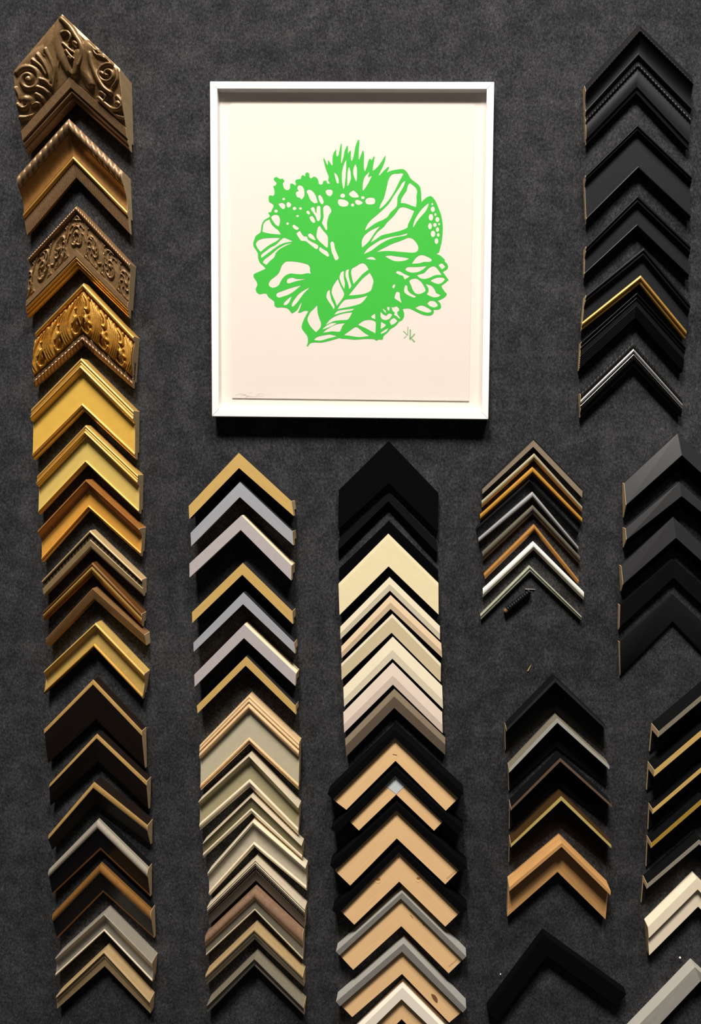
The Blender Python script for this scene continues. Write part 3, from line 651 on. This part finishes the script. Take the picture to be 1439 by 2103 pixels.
sample((1150, 1556.4), (1146, 1612), (1049, 1658), (1045.9, 1702), (1255.4, 1652), (1248, 1692), floater('brown_bronze', 'black', .1, 27),
  'bronze-rimmed black floater corner between the silver-rimmed and straw-gold-rimmed ones', G8)
sample((1152, 1634.6), (1149, 1692), (1049, 1733), (1044.8, 1770.7), (1254.7, 1735), (1247, 1771.7),
  [('rail', 'black', fl((0, 26), (.12, 26)), 0), ('rim_face', 'straw_gold', fl((0, 26.5), (.12, 26.5)), 26), ('outer_side', 'walnut_dark', fl((-.012, 26), (0, 26.3)), 0), ('floor_ledge', 'black', fl((.12, 4), (1, 4)), 0)],
  'straw-gold-rimmed black floater corner directly above the oak one', G8)
sample((1153.2, 1731), (1144.5, 1790.5), (1045.9, 1822), (1041.7, 1881.8), (1254, 1831), (1243, 1888),
  [('rail', 'oak', fl((0, 29), (.11, 29)), 0), ('floor_ledge', 'oak', fl((.11, 14), (1, 13)), 0)],
  'light oak L-shaped floater corner, the only natural oak one', G8)

G9 = 'floater corners cut off by the lower right edge'
symm((1457, 1413), (1441, 1452), (1352, 1502), (1334, 1542.5), floater('pewter', 'black', .2, 36), 'black floater corner with grey silver rim, topmost at the lower right edge', G9)
symm((1448, 1492), (1437, 1531), (1343.5, 1581.5), (1328, 1622), floater('gold_leaf', 'black', .22, 34), 'black floater corner with broadest gold rim, second down at the lower right edge', G9)
symm((1445, 1571), (1438, 1612), (1340, 1661.5), (1330.6, 1703), floater('gold_leaf', 'black', .18, 22), 'black floater corner with medium gold rim, third down at the lower right edge', G9)
symm((1443, 1638), (1435, 1688), (1337, 1731), (1326.8, 1779), floater('mustard_gold', 'black', .16, 24), 'black floater corner with darkest gold rim, fourth down at the lower right edge', G9)
symm((1435, 1724), (1426, 1762), (1328.7, 1815), (1317, 1853), floater('old_silver', 'black', .18, 24), 'black floater corner with thin silver rim, directly above the cream corner', G9)
sample((1430, 1803.8), (1433, 1861.7), (1330.3, 1903.6), (1333, 1961.6), (1530, 1907), (1533, 1966), [('rail', 'cream_box', fl((0, 20), (.36, 20)), 0), ('floor_ledge', 'cream_box', fl((.36, 14.5), (1, 14)), 0)],
  'cream L-shaped floater corner at the lower right edge', G9)
sample((1426.3, 1986), (1438, 2015), (1293, 2124), (1333, 2126), (1562, 2112), (1574, 2141), [('rail', 'ash_grey', fl((0, 20), (1, 17)), 0)],
  'ash-grey box corner in the bottom right corner of the photo', G9)
rt = root('frame_corner_sample', P(1116, 1920, 0), 'loose tilted matte black corner lying alone near the bottom edge', 'frame corner')
corner(rt, [(1116.3, 1919.7), (1122.3, 1962.5), (1000, 2075), (1020.8, 2098), (1285.6, 2041.7), (1266.8, 2066.7)], [('rail', 'black_matte', fl((0, 16), (1, 15)), 0)])

# ------------------------------------------------------------------ small leftovers on the felt
def tube(name, a, b, r, mat, parent=None, origin=None, seg=16, n=1, rf=None):
    a, b = np.asarray(a), np.asarray(b); d = (b-a)/np.linalg.norm(b-a); up = np.array([0, 1.0, 0]); s = np.cross(d, up); s /= np.linalg.norm(s); t = np.cross(s, d)
    V, Fc = [], []
    for i in range(n+1):
        q = i/n; c = a+(b-a)*q; rr = r*(rf(q) if rf else 1)
        V += [c+rr*(math.cos(2*math.pi*k/seg)*s+math.sin(2*math.pi*k/seg)*t) for k in range(seg)]
    for i in range(n):
        for k in range(seg): Fc.append((i*seg+k, i*seg+(k+1) % seg, (i+1)*seg+(k+1) % seg, (i+1)*seg+k))
    Fc += [tuple(range(seg)), tuple(n*seg+k for k in range(seg))]
    return link(name, V, Fc, mat, parent, None, origin)
a, b = P(1041, 1252, 5), P(1088, 1214, 5)
rt = root('moulding_offcut', P(1064, 1233, 0), 'short black twisted moulding offcut with bare wood end under the thin corners', 'offcut')
o3 = np.array(rt.location)
tw = tube('twisted_rod', a, b, .0042, 'black', rt, o3, 18, 80, lambda q: .82+.18*abs(math.sin(q*math.pi*11)))
tube('wood_end', P(1036.5, 1255.5, 5), a, .0036, 'bronze_light', rt, o3)['label'] = 'coppery wood end'
def pin(name, a, b, r, mat, label, cat, head=None):
    rt = root(name, a, label, cat); o3 = np.array(rt.location)
    if head:
        s = tube('shank', a, b, r, 'steel', rt, o3, 10); tube('pin_head', b, b+(b-a)/np.linalg.norm(b-a)*.0012, head, mat, rt, o3, 14)
    else: tube('shank', a, b, r, mat, rt, o3, 10, 6, lambda q: 1-.5*q)
pin('wire_nail', P(1078, 1210, 1), P(1098, 1210.5, 1), .0007, 'steel', 'thin pale wire nail above the black twisted offcut', 'nail')
pin('wood_splinter', P(1083.5, 1378, 1), P(1090, 1366, 1), .0008, 'straw_gold', 'tiny straw-coloured wood splinter above the all-black floater corner', 'splinter')
pin('push_pin', P(1396, 1966.5, 0), P(1396, 1966.5, 5), .0006, 'soft_white', 'small white-headed pin right of the cream floater corner', 'pin', .0013)
pin('push_pin', P(1027.5, 2000.5, 0), P(1027.5, 2000.5, 3), .0006, 'soft_white', 'tiny white-headed pin left of the loose matte black corner', 'pin', .0008)

# ------------------------------------------------------------------ framed print
FH, GH, PH, BH = 18.0, 13.0, 9.5, 8.3
o4 = [(431, 167), (1014.5, 168), (1002.5, 861), (435, 855)]
pr = root('framed_print', P(720, 515, 0), 'white box-framed green botanical print hanging on the felt wall', 'picture')
o3 = np.array(pr.location)
c4 = [P(x, y, FH) for x, y in o4]
xl, xr = (c4[0][0]+c4[3][0])/2, (c4[1][0]+c4[2][0])/2
zt, zb = (c4[0][2]+c4[1][2])/2, (c4[2][2]+c4[3][2])/2
RW = (P(447.5, 500, FH)-P(433, 500, FH))[0]
ox = [(xl, zt), (xr, zt), (xr, zb), (xl, zb)]
ix = [(xl+RW, zt-RW), (xr-RW, zt-RW), (xr-RW, zb+RW), (xl+RW, zb+RW)]
for k in range(4):
    q = (k+1) % 4
    pts = [ox[k], ox[q], ix[q], ix[k]]
    V = [(x, -FH/1000, z) for x, z in pts]+[(x, -.0005, z) for x, z in pts]
    ob = link('frame_rail', V, [(0, 1, 2, 3), (4, 5, 6, 7), (0, 1, 5, 4), (1, 2, 6, 5), (2, 3, 7, 6), (3, 0, 4, 7)], 'white_lacquer', pr, None, o3)
    bv = ob.modifiers.new('edge', 'BEVEL'); bv.width = .0006; bv.segments = 2; bv.limit_method = 'ANGLE'
def plate(name, x0, z0, x1, z1, h, th, mat, par):
    y0, y1 = -h/1000, -(h-th)/1000
    V = [(x0, y0, z0), (x1, y0, z0), (x1, y0, z1), (x0, y0, z1), (x0, y1, z0), (x1, y1, z0), (x1, y1, z1), (x0, y1, z1)]
    return link(name, V, [(0, 1, 2, 3), (4, 5, 6, 7), (0, 1, 5, 4), (1, 2, 6, 5), (2, 3, 7, 6), (3, 0, 4, 7)], mat, par, None, o3)
plate('backing_board', ix[3][0], ix[3][1], ix[1][0], ix[1][1], BH, 3, 'mount_board', pr)
gl = plate('glazing', ix[3][0], ix[3][1], ix[1][0], ix[1][1], GH, 1.5, 'glass', pr)
pc = [P(x, y, PH) for x, y in [(474, 213), (974, 215), (962.8, 823.5), (476.4, 817.3)]]
V = [tuple(p) for p in pc]+[tuple(p+np.array([0, .0009, 0])) for p in pc]
paper = link('print_sheet', V, [(0, 1, 2, 3), (4, 5, 6, 7), (0, 1, 5, 4), (1, 2, 6, 5), (2, 3, 7, 6), (3, 0, 4, 7)], 'print_paper', pr, None, o3)

ZS = 1439/220.0
ORG = {'a': (510, 280), 'b': (710, 280), 'c': (510, 490), 'd': (710, 490)}
def px(q, pts): return [(ORG[q][0]+x/ZS, ORG[q][1]+y/ZS) for x, y in pts]
OUT = px('a', [(70,1425),(95,1340),(160,1290),(175,1200),(200,1140),(240,1108),(282,1082),(288,1065),(268,1030),(280,1018),(300,1020),(315,985),(338,935),(320,905),(280,880),(270,840),(275,800),(300,792),(330,800),(350,770),(345,710),(330,668),(360,660),(378,625),(345,590),(342,565),(360,548),(385,548),(420,572),(460,570),(482,600),(462,632),(475,690),(500,718),(535,720),(558,695),(560,645),(580,632),(610,645),(628,662),(640,640),(628,605),(650,578),(700,570),(715,528),(740,522),(762,540),(765,500),(790,483),(815,500),(820,545),(840,568),(880,540),(920,560),(940,600),(945,635),(970,648),(995,640),(1005,605),(1030,592),(1048,600),(1058,630),(1075,637),(1097,630),(1070,590),(1078,540),(1050,470),(1028,400),(1010,330),(1006,300),(1020,298),(1050,365),(1066,386),(1068,330),(1076,318),(1100,360),(1122,392),(1130,375),(1128,290),(1145,220),(1178,172),(1180,245),(1190,270),(1210,250),(1225,170),(1240,102),(1253,108),(1250,230),(1242,350),(1250,357),(1275,280),(1290,200),(1318,135),(1330,122),(1337,150),(1336,236),(1352,205),(1372,188),(1376,210),(1375,290),(1383,328)]) + \
 px('b', [(80,326),(95,300),(110,230),(130,130),(160,52),(178,46),(182,80),(174,200),(172,300),(180,308),(210,230),(228,184),(240,215),(245,280),(240,400),(252,466),(262,458),(285,395),(305,320),(325,298),(346,322),(365,285),(380,264),(386,285),(368,390),(360,450),(370,460),(435,400),(490,320),(520,270),(534,262),(525,330),(485,430),(440,515),(455,520),(510,460),(560,415),(578,407),(578,425),(548,488),(610,460),(690,445),(750,438),(790,450),(830,495),(870,565),(920,608),(970,645),(1000,690),(1010,760),(1015,880),(1060,838),(1100,812),(1140,802),(1175,828),(1210,880),(1245,965),(1280,1060),(1300,1180),(1300,1300),(1285,1430)]) + \
 px('d', [(1275,90),(1250,185),(1205,203),(1260,222),(1300,255),(1330,285),(1326,305),(1360,340),(1373,380),(1355,415),(1300,445),(1340,500),(1380,555),(1335,595),(1285,635),(1305,680),(1330,715),(1356,745),(1330,785),(1280,815),(1230,835),(1265,865),(1280,915),(1262,945),(1225,955),(1175,955),(1182,985),(1160,1022),(1110,1035),(1040,1025),(960,990),(850,938),(762,946),(782,1000),(780,1050),(755,1095),(720,1112),(680,1160),(640,1190),(600,1215),(560,1262),(508,1305),(500,1340),(485,1357),(440,1355),(410,1370),(375,1350),(250,1347),(130,1357),(0,1345)]) + \
 px('c', [(1260,1345),(1222,1336),(1150,1355),(1080,1375),(980,1396),(900,1394),(845,1400),(820,1415),(798,1448),(783,1440),(797,1400),(798,1345),(785,1300),(755,1262),(725,1220),(714,1190),(725,1135),(745,1085),(770,1035),(803,973),(770,968),(735,975),(700,993),(665,992),(690,940),(706,890),(714,848),(690,890),(660,950),(620,985),(588,1003),(570,990),(545,955),(505,930),(440,923),(385,925),(350,900),(345,845),(310,815),(270,785),(240,740),(200,738),(150,747),(110,720),(97,680),(110,645),(120,620),(108,575),(80,535),(66,500),(80,472),(150,440),(200,418),(232,400),(190,357),(155,325),(130,265),(125,195),(100,150),(70,105),(64,60),(75,20)])
HO = [('a',[(1160,485),(1190,520),(1210,570),(1212,630),(1190,630),(1170,570),(1155,500)]),
('a',[(1312,315),(1312,420),(1303,560),(1286,690),(1272,697),(1256,600),(1256,480),(1283,370)]),
('a',[(1350,408),(1370,470),(1375,570),(1342,655),(1328,664),(1328,520),(1338,440)]),
('b',[(130,372),(148,430),(148,560),(140,605),(120,570),(98,490),(108,410)]),
('b',[(318,470),(303,520),(298,550),(350,525),(300,630),(240,720),(225,715),(230,620),(255,540)]),
('a',[(1085,712),(1122,720),(1130,755),(1115,792),(1090,804),(1055,785),(1036,745),(1048,718)]),
('a',[(1245,842),(1290,850),(1330,870),(1345,900),(1325,935),(1270,944),(1225,930),(1203,895),(1205,855),(1222,842)]),
('b',[(105,725),(150,765),(173,800),(160,820),(90,820),(45,785),(50,755),(80,735)]),
('b',[(125,865),(150,848),(195,862),(226,885),(215,905),(165,922),(130,898)]),('b',[(260,868),(280,832),(330,820),(380,830),(394,865),(380,905),(330,915),(280,908)]),
('a',[(690,655),(725,670),(748,720),(750,800),(710,850),(690,825),(655,815),(637,770),(645,742),(675,735),(658,700),(665,665)]),
('a',[(830,715),(870,745),(905,800),(930,890),(880,897),(830,850),(805,790),(782,745),(795,720)]),
('a',[(958,782),(985,810),(1010,875),(1000,905),(980,908),(950,860),(938,800)]),
('a',[(400,905),(450,890),(490,915),(490,960),(465,977),(430,950)]),('a',[(540,878),(575,910),(560,945),(530,955),(512,925),(518,890)]),
('a',[(800,995),(825,1020),(822,1045),(805,1050),(780,1025),(780,1002)]),
('a',[(865,945),(888,965),(895,1005),(915,1035),(918,950),(935,932),(962,940),(968,1040),(966,1100),(950,1135),(925,1132),(900,1070),(855,1005),(836,968)]),
('a',[(850,1065),(880,1095),(897,1145),(875,1162),(840,1135),(818,1085)]),
('a',[(1045,920),(1090,945),(1114,1005),(1080,1060),(1055,1160),(1058,1250),(1040,1258),(1005,1195),(988,1160),(1010,1080),(1003,960)]),
('a',[(955,1198),(1000,1260),(1062,1335),(1068,1410),(1064,1485),(1045,1490),(1000,1450),(945,1400),(913,1340),(930,1230)]),
('a',[(610,1183),(645,1205),(680,1230),(655,1257),(615,1240),(590,1205)]),
('a',[(690,1265),(720,1315),(745,1340),(785,1345),(800,1385),(860,1420),(928,1455),(938,1475),(930,1505),(905,1512),(850,1470),(770,1407),(710,1402),(670,1350),(642,1300)]),
('a',[(825,1300),(870,1330),(905,1392),(880,1392),(820,1360),(797,1325)]),
('a',[(370,1052),(408,1068),(425,1140),(405,1212),(360,1180),(320,1120),(305,1085),(330,1058)]),
('a',[(280,1113),(310,1180),(360,1230),(400,1260),(437,1318),(300,1308),(188,1282),(200,1180),(235,1135)]),
('c',[(100,70),(130,25),(200,-2),(330,-12),(425,-10),(375,35),(290,80),(220,130),(165,178),(125,130)]),
('c',[(172,215),(240,160),(300,115),(370,80),(430,20),(475,-12),(530,5),(600,38),(490,55),(400,95),(290,175),(175,260)]),
('c',[(600,55),(500,95),(420,140),(370,190),(345,250),(290,300),(240,354),(192,320),(215,280),(300,215),(400,130),(500,75)]),
('c',[(500,310),(560,305),(640,310),(720,325),(800,350),(825,390),(825,430),(838,472),(790,464),(720,478),(640,475),(560,468),(490,500),(440,560),(410,620),(370,650),(320,660),(280,635),(273,600),(300,555),(370,500),(415,450),(450,360)]),
('c',[(590,522),(640,540),(710,542),(792,538),(680,562),(610,580),(540,602),(515,580),(530,540)]),
('c',[(710,625),(600,715),(530,755),(470,775),(410,793),(375,768),(385,730),(450,705),(560,665)]),
('c',[(827,650),(740,740),(690,810),(650,862),(600,912),(580,908),(590,860),(630,800),(680,740),(750,690)]),
('c',[(580,770),(550,850),(510,890),(475,892),(478,860),(530,810)]),
('c',[(922,893),(930,1000),(955,1080),(975,1140),(962,1200),(908,1257),(850,1200),(805,1130),(793,1070),(830,990),(880,940)]),
('c',[(1200,540),(1230,620),(1285,742),(1250,820),(1187,902),(1160,830),(1118,730),(1130,650),(1165,590)]),
('c',[(1090,685),(1095,740),(1115,820),(1155,905),(1147,952),(1110,890),(1065,825),(1046,775),(1060,710)]),
('c',[(1280,430),(1280,520),(1295,600),(1287,675),(1250,610),(1222,520),(1245,450)]),
('c',[(1310,425),(1350,408),(1343,470),(1358,560),(1382,635),(1355,677),(1335,590),(1303,500)]),
('d',[(190,338),(235,330),(275,360),(305,415),(230,470),(150,560),(103,610),(85,540),(70,450),(85,400),(130,375)]),
('d',[(320,458),(350,510),(370,570),(355,640),(332,700),(250,740),(150,755),(38,763),(120,660),(220,540)]),
('d',[(293,763),(240,835),(190,875),(130,895),(50,915),(-40,932),(-113,947),(-70,880),(-10,820),(100,808),(200,790)]),
('d',[(117,938),(80,965),(-20,985),(-80,1000),(-158,1022),(-110,970),(0,950)]),
('d',[(87,988),(55,1050),(20,1090),(-60,1095),(-150,1105),(-210,1130),(-278,1163),(-215,1090),(-150,1045),(-40,1005)]),
('c',[(1190,1128),(1120,1175),(985,1224),(1040,1172),(1110,1135)]),
('c',[(1297,1135),(1260,1175),(1225,1249),(1130,1245),(1060,1255),(997,1264),(1060,1212),(1180,1150)]),
('c',[(1190,1312),(1080,1338),(970,1370),(878,1361),(920,1322),(1000,1300),(1100,1287)]),
('d',[(135,1185),(200,1225),(240,1260),(318,1306),(200,1322),(120,1317),(40,1303),(-27,1295),(60,1232)]),
('d',[(162,1157),(240,1102),(320,1090),(380,1105),(402,1135),(395,1272),(330,1237),(250,1195)]),
('d',[(392,1006),(395,1082),(355,1066),(336,1046),(360,1025)]),
('d',[(468,980),(500,1015),(545,1035),(565,1010),(600,1005),(622,1020),(590,1072),(540,1094),(490,1082),(466,1045)]),
('d',[(490,937),(530,962),(540,1003),(515,978)]),('d',[(552,915),(589,918),(580,972),(560,952)]),
('d',[(612,918),(645,920),(680,908),(712,938),(712,970),(690,985),(697,1020),(733,1065),(715,1074),(680,1040),(648,1025),(655,990),(630,972)]),
('d',[(650,1064),(692,1105),(660,1137),(612,1163),(590,1122),(605,1087)]),('d',[(475,1113),(542,1160),(500,1197),(466,1214)]),
('d',[(570,1199),(545,1245),(474,1282),(474,1258),(520,1225)]),
('d',[(264,269),(330,243),(378,253),(407,285),(330,280)]),
('d',[(522,233),(600,225),(640,232),(760,248),(854,265),(800,292),(720,305),(640,297),(575,265)]),
('d',[(406,181),(480,140),(560,100),(620,70),(760,20),(830,-10),(885,-5),(935,40),(970,100),(965,160),(920,187),(800,183),(600,166),(500,168)]),
('d',[(885,337),(930,270),(980,228),(1030,220),(1090,240),(1145,270),(1150,297),(1120,313),(1050,312),(980,332)]),
('d',[(797,416),(830,382),(920,380),(1000,377),(1088,366),(1040,410),(970,447),(890,457),(830,440)]),
('d',[(1243,355),(1290,330),(1337,380),(1290,412)]),
('d',[(668,455),(690,434),(730,440),(780,470),(860,505),(790,550),(765,500),(720,487)]),
('d',[(953,491),(1000,475),(1050,460),(1110,400),(1150,376),(1190,373),(1225,400),(1288,487),(1200,490),(1130,522),(1060,542),(1000,532)]),
('d',[(1132,565),(1200,530),(1260,520),(1310,525),(1330,548),(1295,588),(1245,610),(1190,595)]),
('d',[(853,572),(880,545),(930,535),(970,547),(1020,592),(1070,685),(1050,717),(990,744),(935,735),(900,690),(875,625)]),
('d',[(1068,608),(1110,618),(1155,637),(1190,680),(1215,730),(1273,755),(1240,782),(1180,788),(1130,770),(1083,745),(1110,710),(1105,660)]),
('d',[(802,620),(823,635),(830,690),(870,735),(943,773),(920,792),(860,772),(800,735),(782,705),(788,650)]),
('d',[(655,608),(662,630),(645,667),(623,655),(633,625)]),('d',[(682,714),(722,724),(727,790),(750,864),(700,832),(656,800),(663,750)]),
('d',[(1093,872),(1130,836),(1190,840),(1230,882),(1225,910),(1180,924),(1130,907)]),
('d',[(932,931),(990,900),(1040,900),(1100,930),(1143,960),(1142,985),(1090,994),(1000,967)]),
('b',[(600,530),(640,503),(700,500),(750,494),(768,512),(720,600),(650,740),(580,850),(520,920),(465,967),(450,968),(465,915),(510,830),(545,700),(570,590)]),
('b',[(799,597),(775,670),(712,780),(692,830),(690,890),(675,950),(600,1020),(560,1080),(500,1120),(440,1145),(380,1177),(320,1220),(265,1261),(260,1250),(290,1180),(340,1120),(400,1070),(480,1000),(580,900),(640,800),(700,715),(760,620)]),
('b',[(858,625),(930,680),(958,735),(948,800),(950,880),(938,950),(880,930),(830,910),(790,898),(738,896),(745,840),(780,780),(815,730),(832,660)]),
('b',[(735,955),(780,950),(830,965),(917,1000),(880,1090),(835,1180),(820,1230),(720,1270),(600,1300),(480,1330),(400,1385),(333,1426),(375,1350),(430,1280),(510,1215),(550,1160),(650,1060),(710,975)]),
('b',[(460,1202),(390,1290),(330,1380),(290,1430),(225,1489),(216,1480),(215,1400),(250,1330),(330,1265)]),
('b',[(833,1298),(800,1332),(660,1357),(560,1392),(470,1440),(400,1490),(340,1535),(250,1577),(247,1565),(300,1500),(400,1430),(480,1385),(600,1350),(720,1330)]),
('b',[(1113,893),(1095,960),(1060,1020),(1000,1085),(950,1150),(910,1215),(903,1218),(908,1175),(935,1100),(1000,1000),(1060,935)]),
('c',[(1102,50),(1125,33),(1150,60),(1160,125),(1185,190),(1212,258),(1190,285),(1165,287),(1140,230),(1118,180),(1105,100)]),
('c',[(960,108),(1005,140),(1060,172),(1082,225),(1065,242),(1030,220),(985,190),(948,150)])]
DOT = [('a',1265,795,32,30),('b',228,822,23,22),('b',90,920,21,23),('a',474,840,18,18),('a',618,967,24,24),('a',698,967,20,18),('a',370,1002,23,23),('a',658,1068,18,16),('a',526,1170,18,18),
 ('b',1160,908,12,18),('b',1168,977,28,38),('b',1202,1048,15,20),('b',1142,1085,30,46),('b',1228,1115,26,36),('b',1130,1205,26,44),('b',1196,1188,24,28),('b',1252,1177,13,17),('b',1230,1250,21,33),('b',1170,1307,30,45),('b',1240,1322,18,26),('b',1217,1405,25,40)]
def round_loop(pts, n=3):
    pts = [np.array(p) for p in pts]; out = []; m_ = len(pts)
    for i in range(m_):
        p0, p1, p2, p3 = pts[i-1], pts[i], pts[(i+1) % m_], pts[(i+2) % m_]
        def corner_(a, b, c):
            u, v = a-b, c-b; return float(u@v)/(np.linalg.norm(u)*np.linalg.norm(v)+1e-9) > -.15
        k1, k2 = corner_(p0, p1, p2), corner_(p1, p2, p3)
        t1 = np.zeros(2) if k1 else (p2-p0)*.4; t2 = np.zeros(2) if k2 else (p3-p1)*.4
        if k1 and k2: t1 = t2 = (p2-p1)*.8
        for k in range(n):
            t = k/n
            out.append(tuple((2*t**3-3*t*t+1)*p1+(t**3-2*t*t+t)*t1+(-2*t**3+3*t*t)*p2+(t**3-t*t)*t2))
    return out
def inked(name, loops, h, mat, par):
    """flat ink on the sheet: filled outline with holes, 0.1 mm proud of the paper"""
    cu = bpy.data.curves.new(name, 'CURVE'); cu.dimensions = '2D'; cu.fill_mode = 'BOTH'; cu.extrude = .00004
    for lp in loops:
        sp = cu.splines.new('POLY'); sp.points.add(len(lp)-1); sp.use_cyclic_u = True
        for k, (x, y) in enumerate(lp):
            p = P(x, y, h); sp.points[k].co = (p[0]-o3[0], p[2]-o3[2], 0, 1)
    tmp = bpy.data.objects.new('tmp', cu); COL.objects.link(tmp)
    bpy.context.view_layer.update()
    me = bpy.data.meshes.new_from_object(tmp.evaluated_get(bpy.context.evaluated_depsgraph_get()))
    bpy.data.objects.remove(tmp)
    me.name = name
    me.transform(Matrix(((1, 0, 0, 0), (0, 0, -1, -h/1000-o3[1]), (0, 1, 0, 0), (0, 0, 0, 1))))
    me.materials.clear(); me.materials.append(MATS[mat])
    ob = bpy.data.objects.new(name, me); COL.objects.link(ob); ob.parent = par
    return ob
loops = [round_loop(OUT)]+[round_loop(px(q, p)) for q, p in HO]+[[(ORG[q][0]+(x+rx*math.cos(t))/ZS, ORG[q][1]+(y+ry*math.sin(t))/ZS) for t in [2*math.pi*k/18 for k in range(18)]] for q, x, y, rx, ry in DOT]
inked('printed_flower', loops, PH+.12, 'green_ink', paper)['label'] = 'bright green leaf and petal print'
mono = [line_pts(px('d', p), w_/ZS) for p, w_ in (([(832, 1185), (831, 1300)], 11), ([(772, 1240), (828, 1298)], 11), ([(782, 1337), (812, 1308)], 9), ([(865, 1220), (862, 1358)], 20), ([(925, 1280), (868, 1345)], 17), ([(886, 1350), (925, 1388)], 19))]
for k, lp in enumerate(mono[:1]): pass
mg = inked('printed_monogram', [mono[0]], PH+.12, 'grey_green_ink', paper)
for lp in mono[1:]: inked('monogram_stroke', [lp], PH+.13, 'grey_green_ink', mg).parent = paper
def zz(x, y): return 420+x/7.195, 770+y/7.195
sig = [[(460, 300), (500, 282), (560, 280), (605, 298), (570, 305), (520, 298)], [(590, 285), (625, 312), (660, 316), (720, 322), (780, 315)], [(640, 300), (625, 325), (605, 335), (618, 318), (660, 300)], [(670, 258), (700, 265)],
       [(775, 300), (810, 280), (860, 278), (878, 295), (850, 312), (800, 314), (775, 300)], [(935, 280), (950, 288)], [(975, 282), (955, 312)], [(985, 305), (998, 318)]]
for s_ in sig: inked('pencil_signature', [line_pts([zz(*p) for p in smooth(s_, 4)], .55)], PH+.1, 'pencil', paper)

# ------------------------------------------------------------------ light
def area(name, loc, target, sx, sy, power, col):
    l = bpy.data.lights.new(name, 'AREA'); l.shape = 'RECTANGLE'; l.size = sx; l.size_y = sy; l.energy = power; l.color = col
    o = bpy.data.objects.new(name, l); COL.objects.link(o); o.location = loc
    o.rotation_euler = (Vector(target)-Vector(loc)).to_track_quat('-Z', 'Y').to_euler()
    return o
area('ceiling_light', (-.5, -2.15, 4.0), (-.1, 0, 0), .7, .7, 355, (1.0, .945, .865))
area('ceiling_light', (.85, -2.0, 4.0), (.1, 0, 0), .7, .7, 165, (1.0, .955, .9))
wd = bpy.data.worlds.new('room'); SC.world = wd; wd.use_nodes = True
wd.node_tree.nodes['Background'].inputs[0].default_value = (1.0, .96, .92, 1); wd.node_tree.nodes['Background'].inputs[1].default_value = .04
vs = SC.view_settings
vs.view_transform = 'Standard'; vs.look = 'None'; vs.gamma = 1; vs.use_curve_mapping = False; vs.exposure = 0.05
SC.cycles.max_bounces = 8
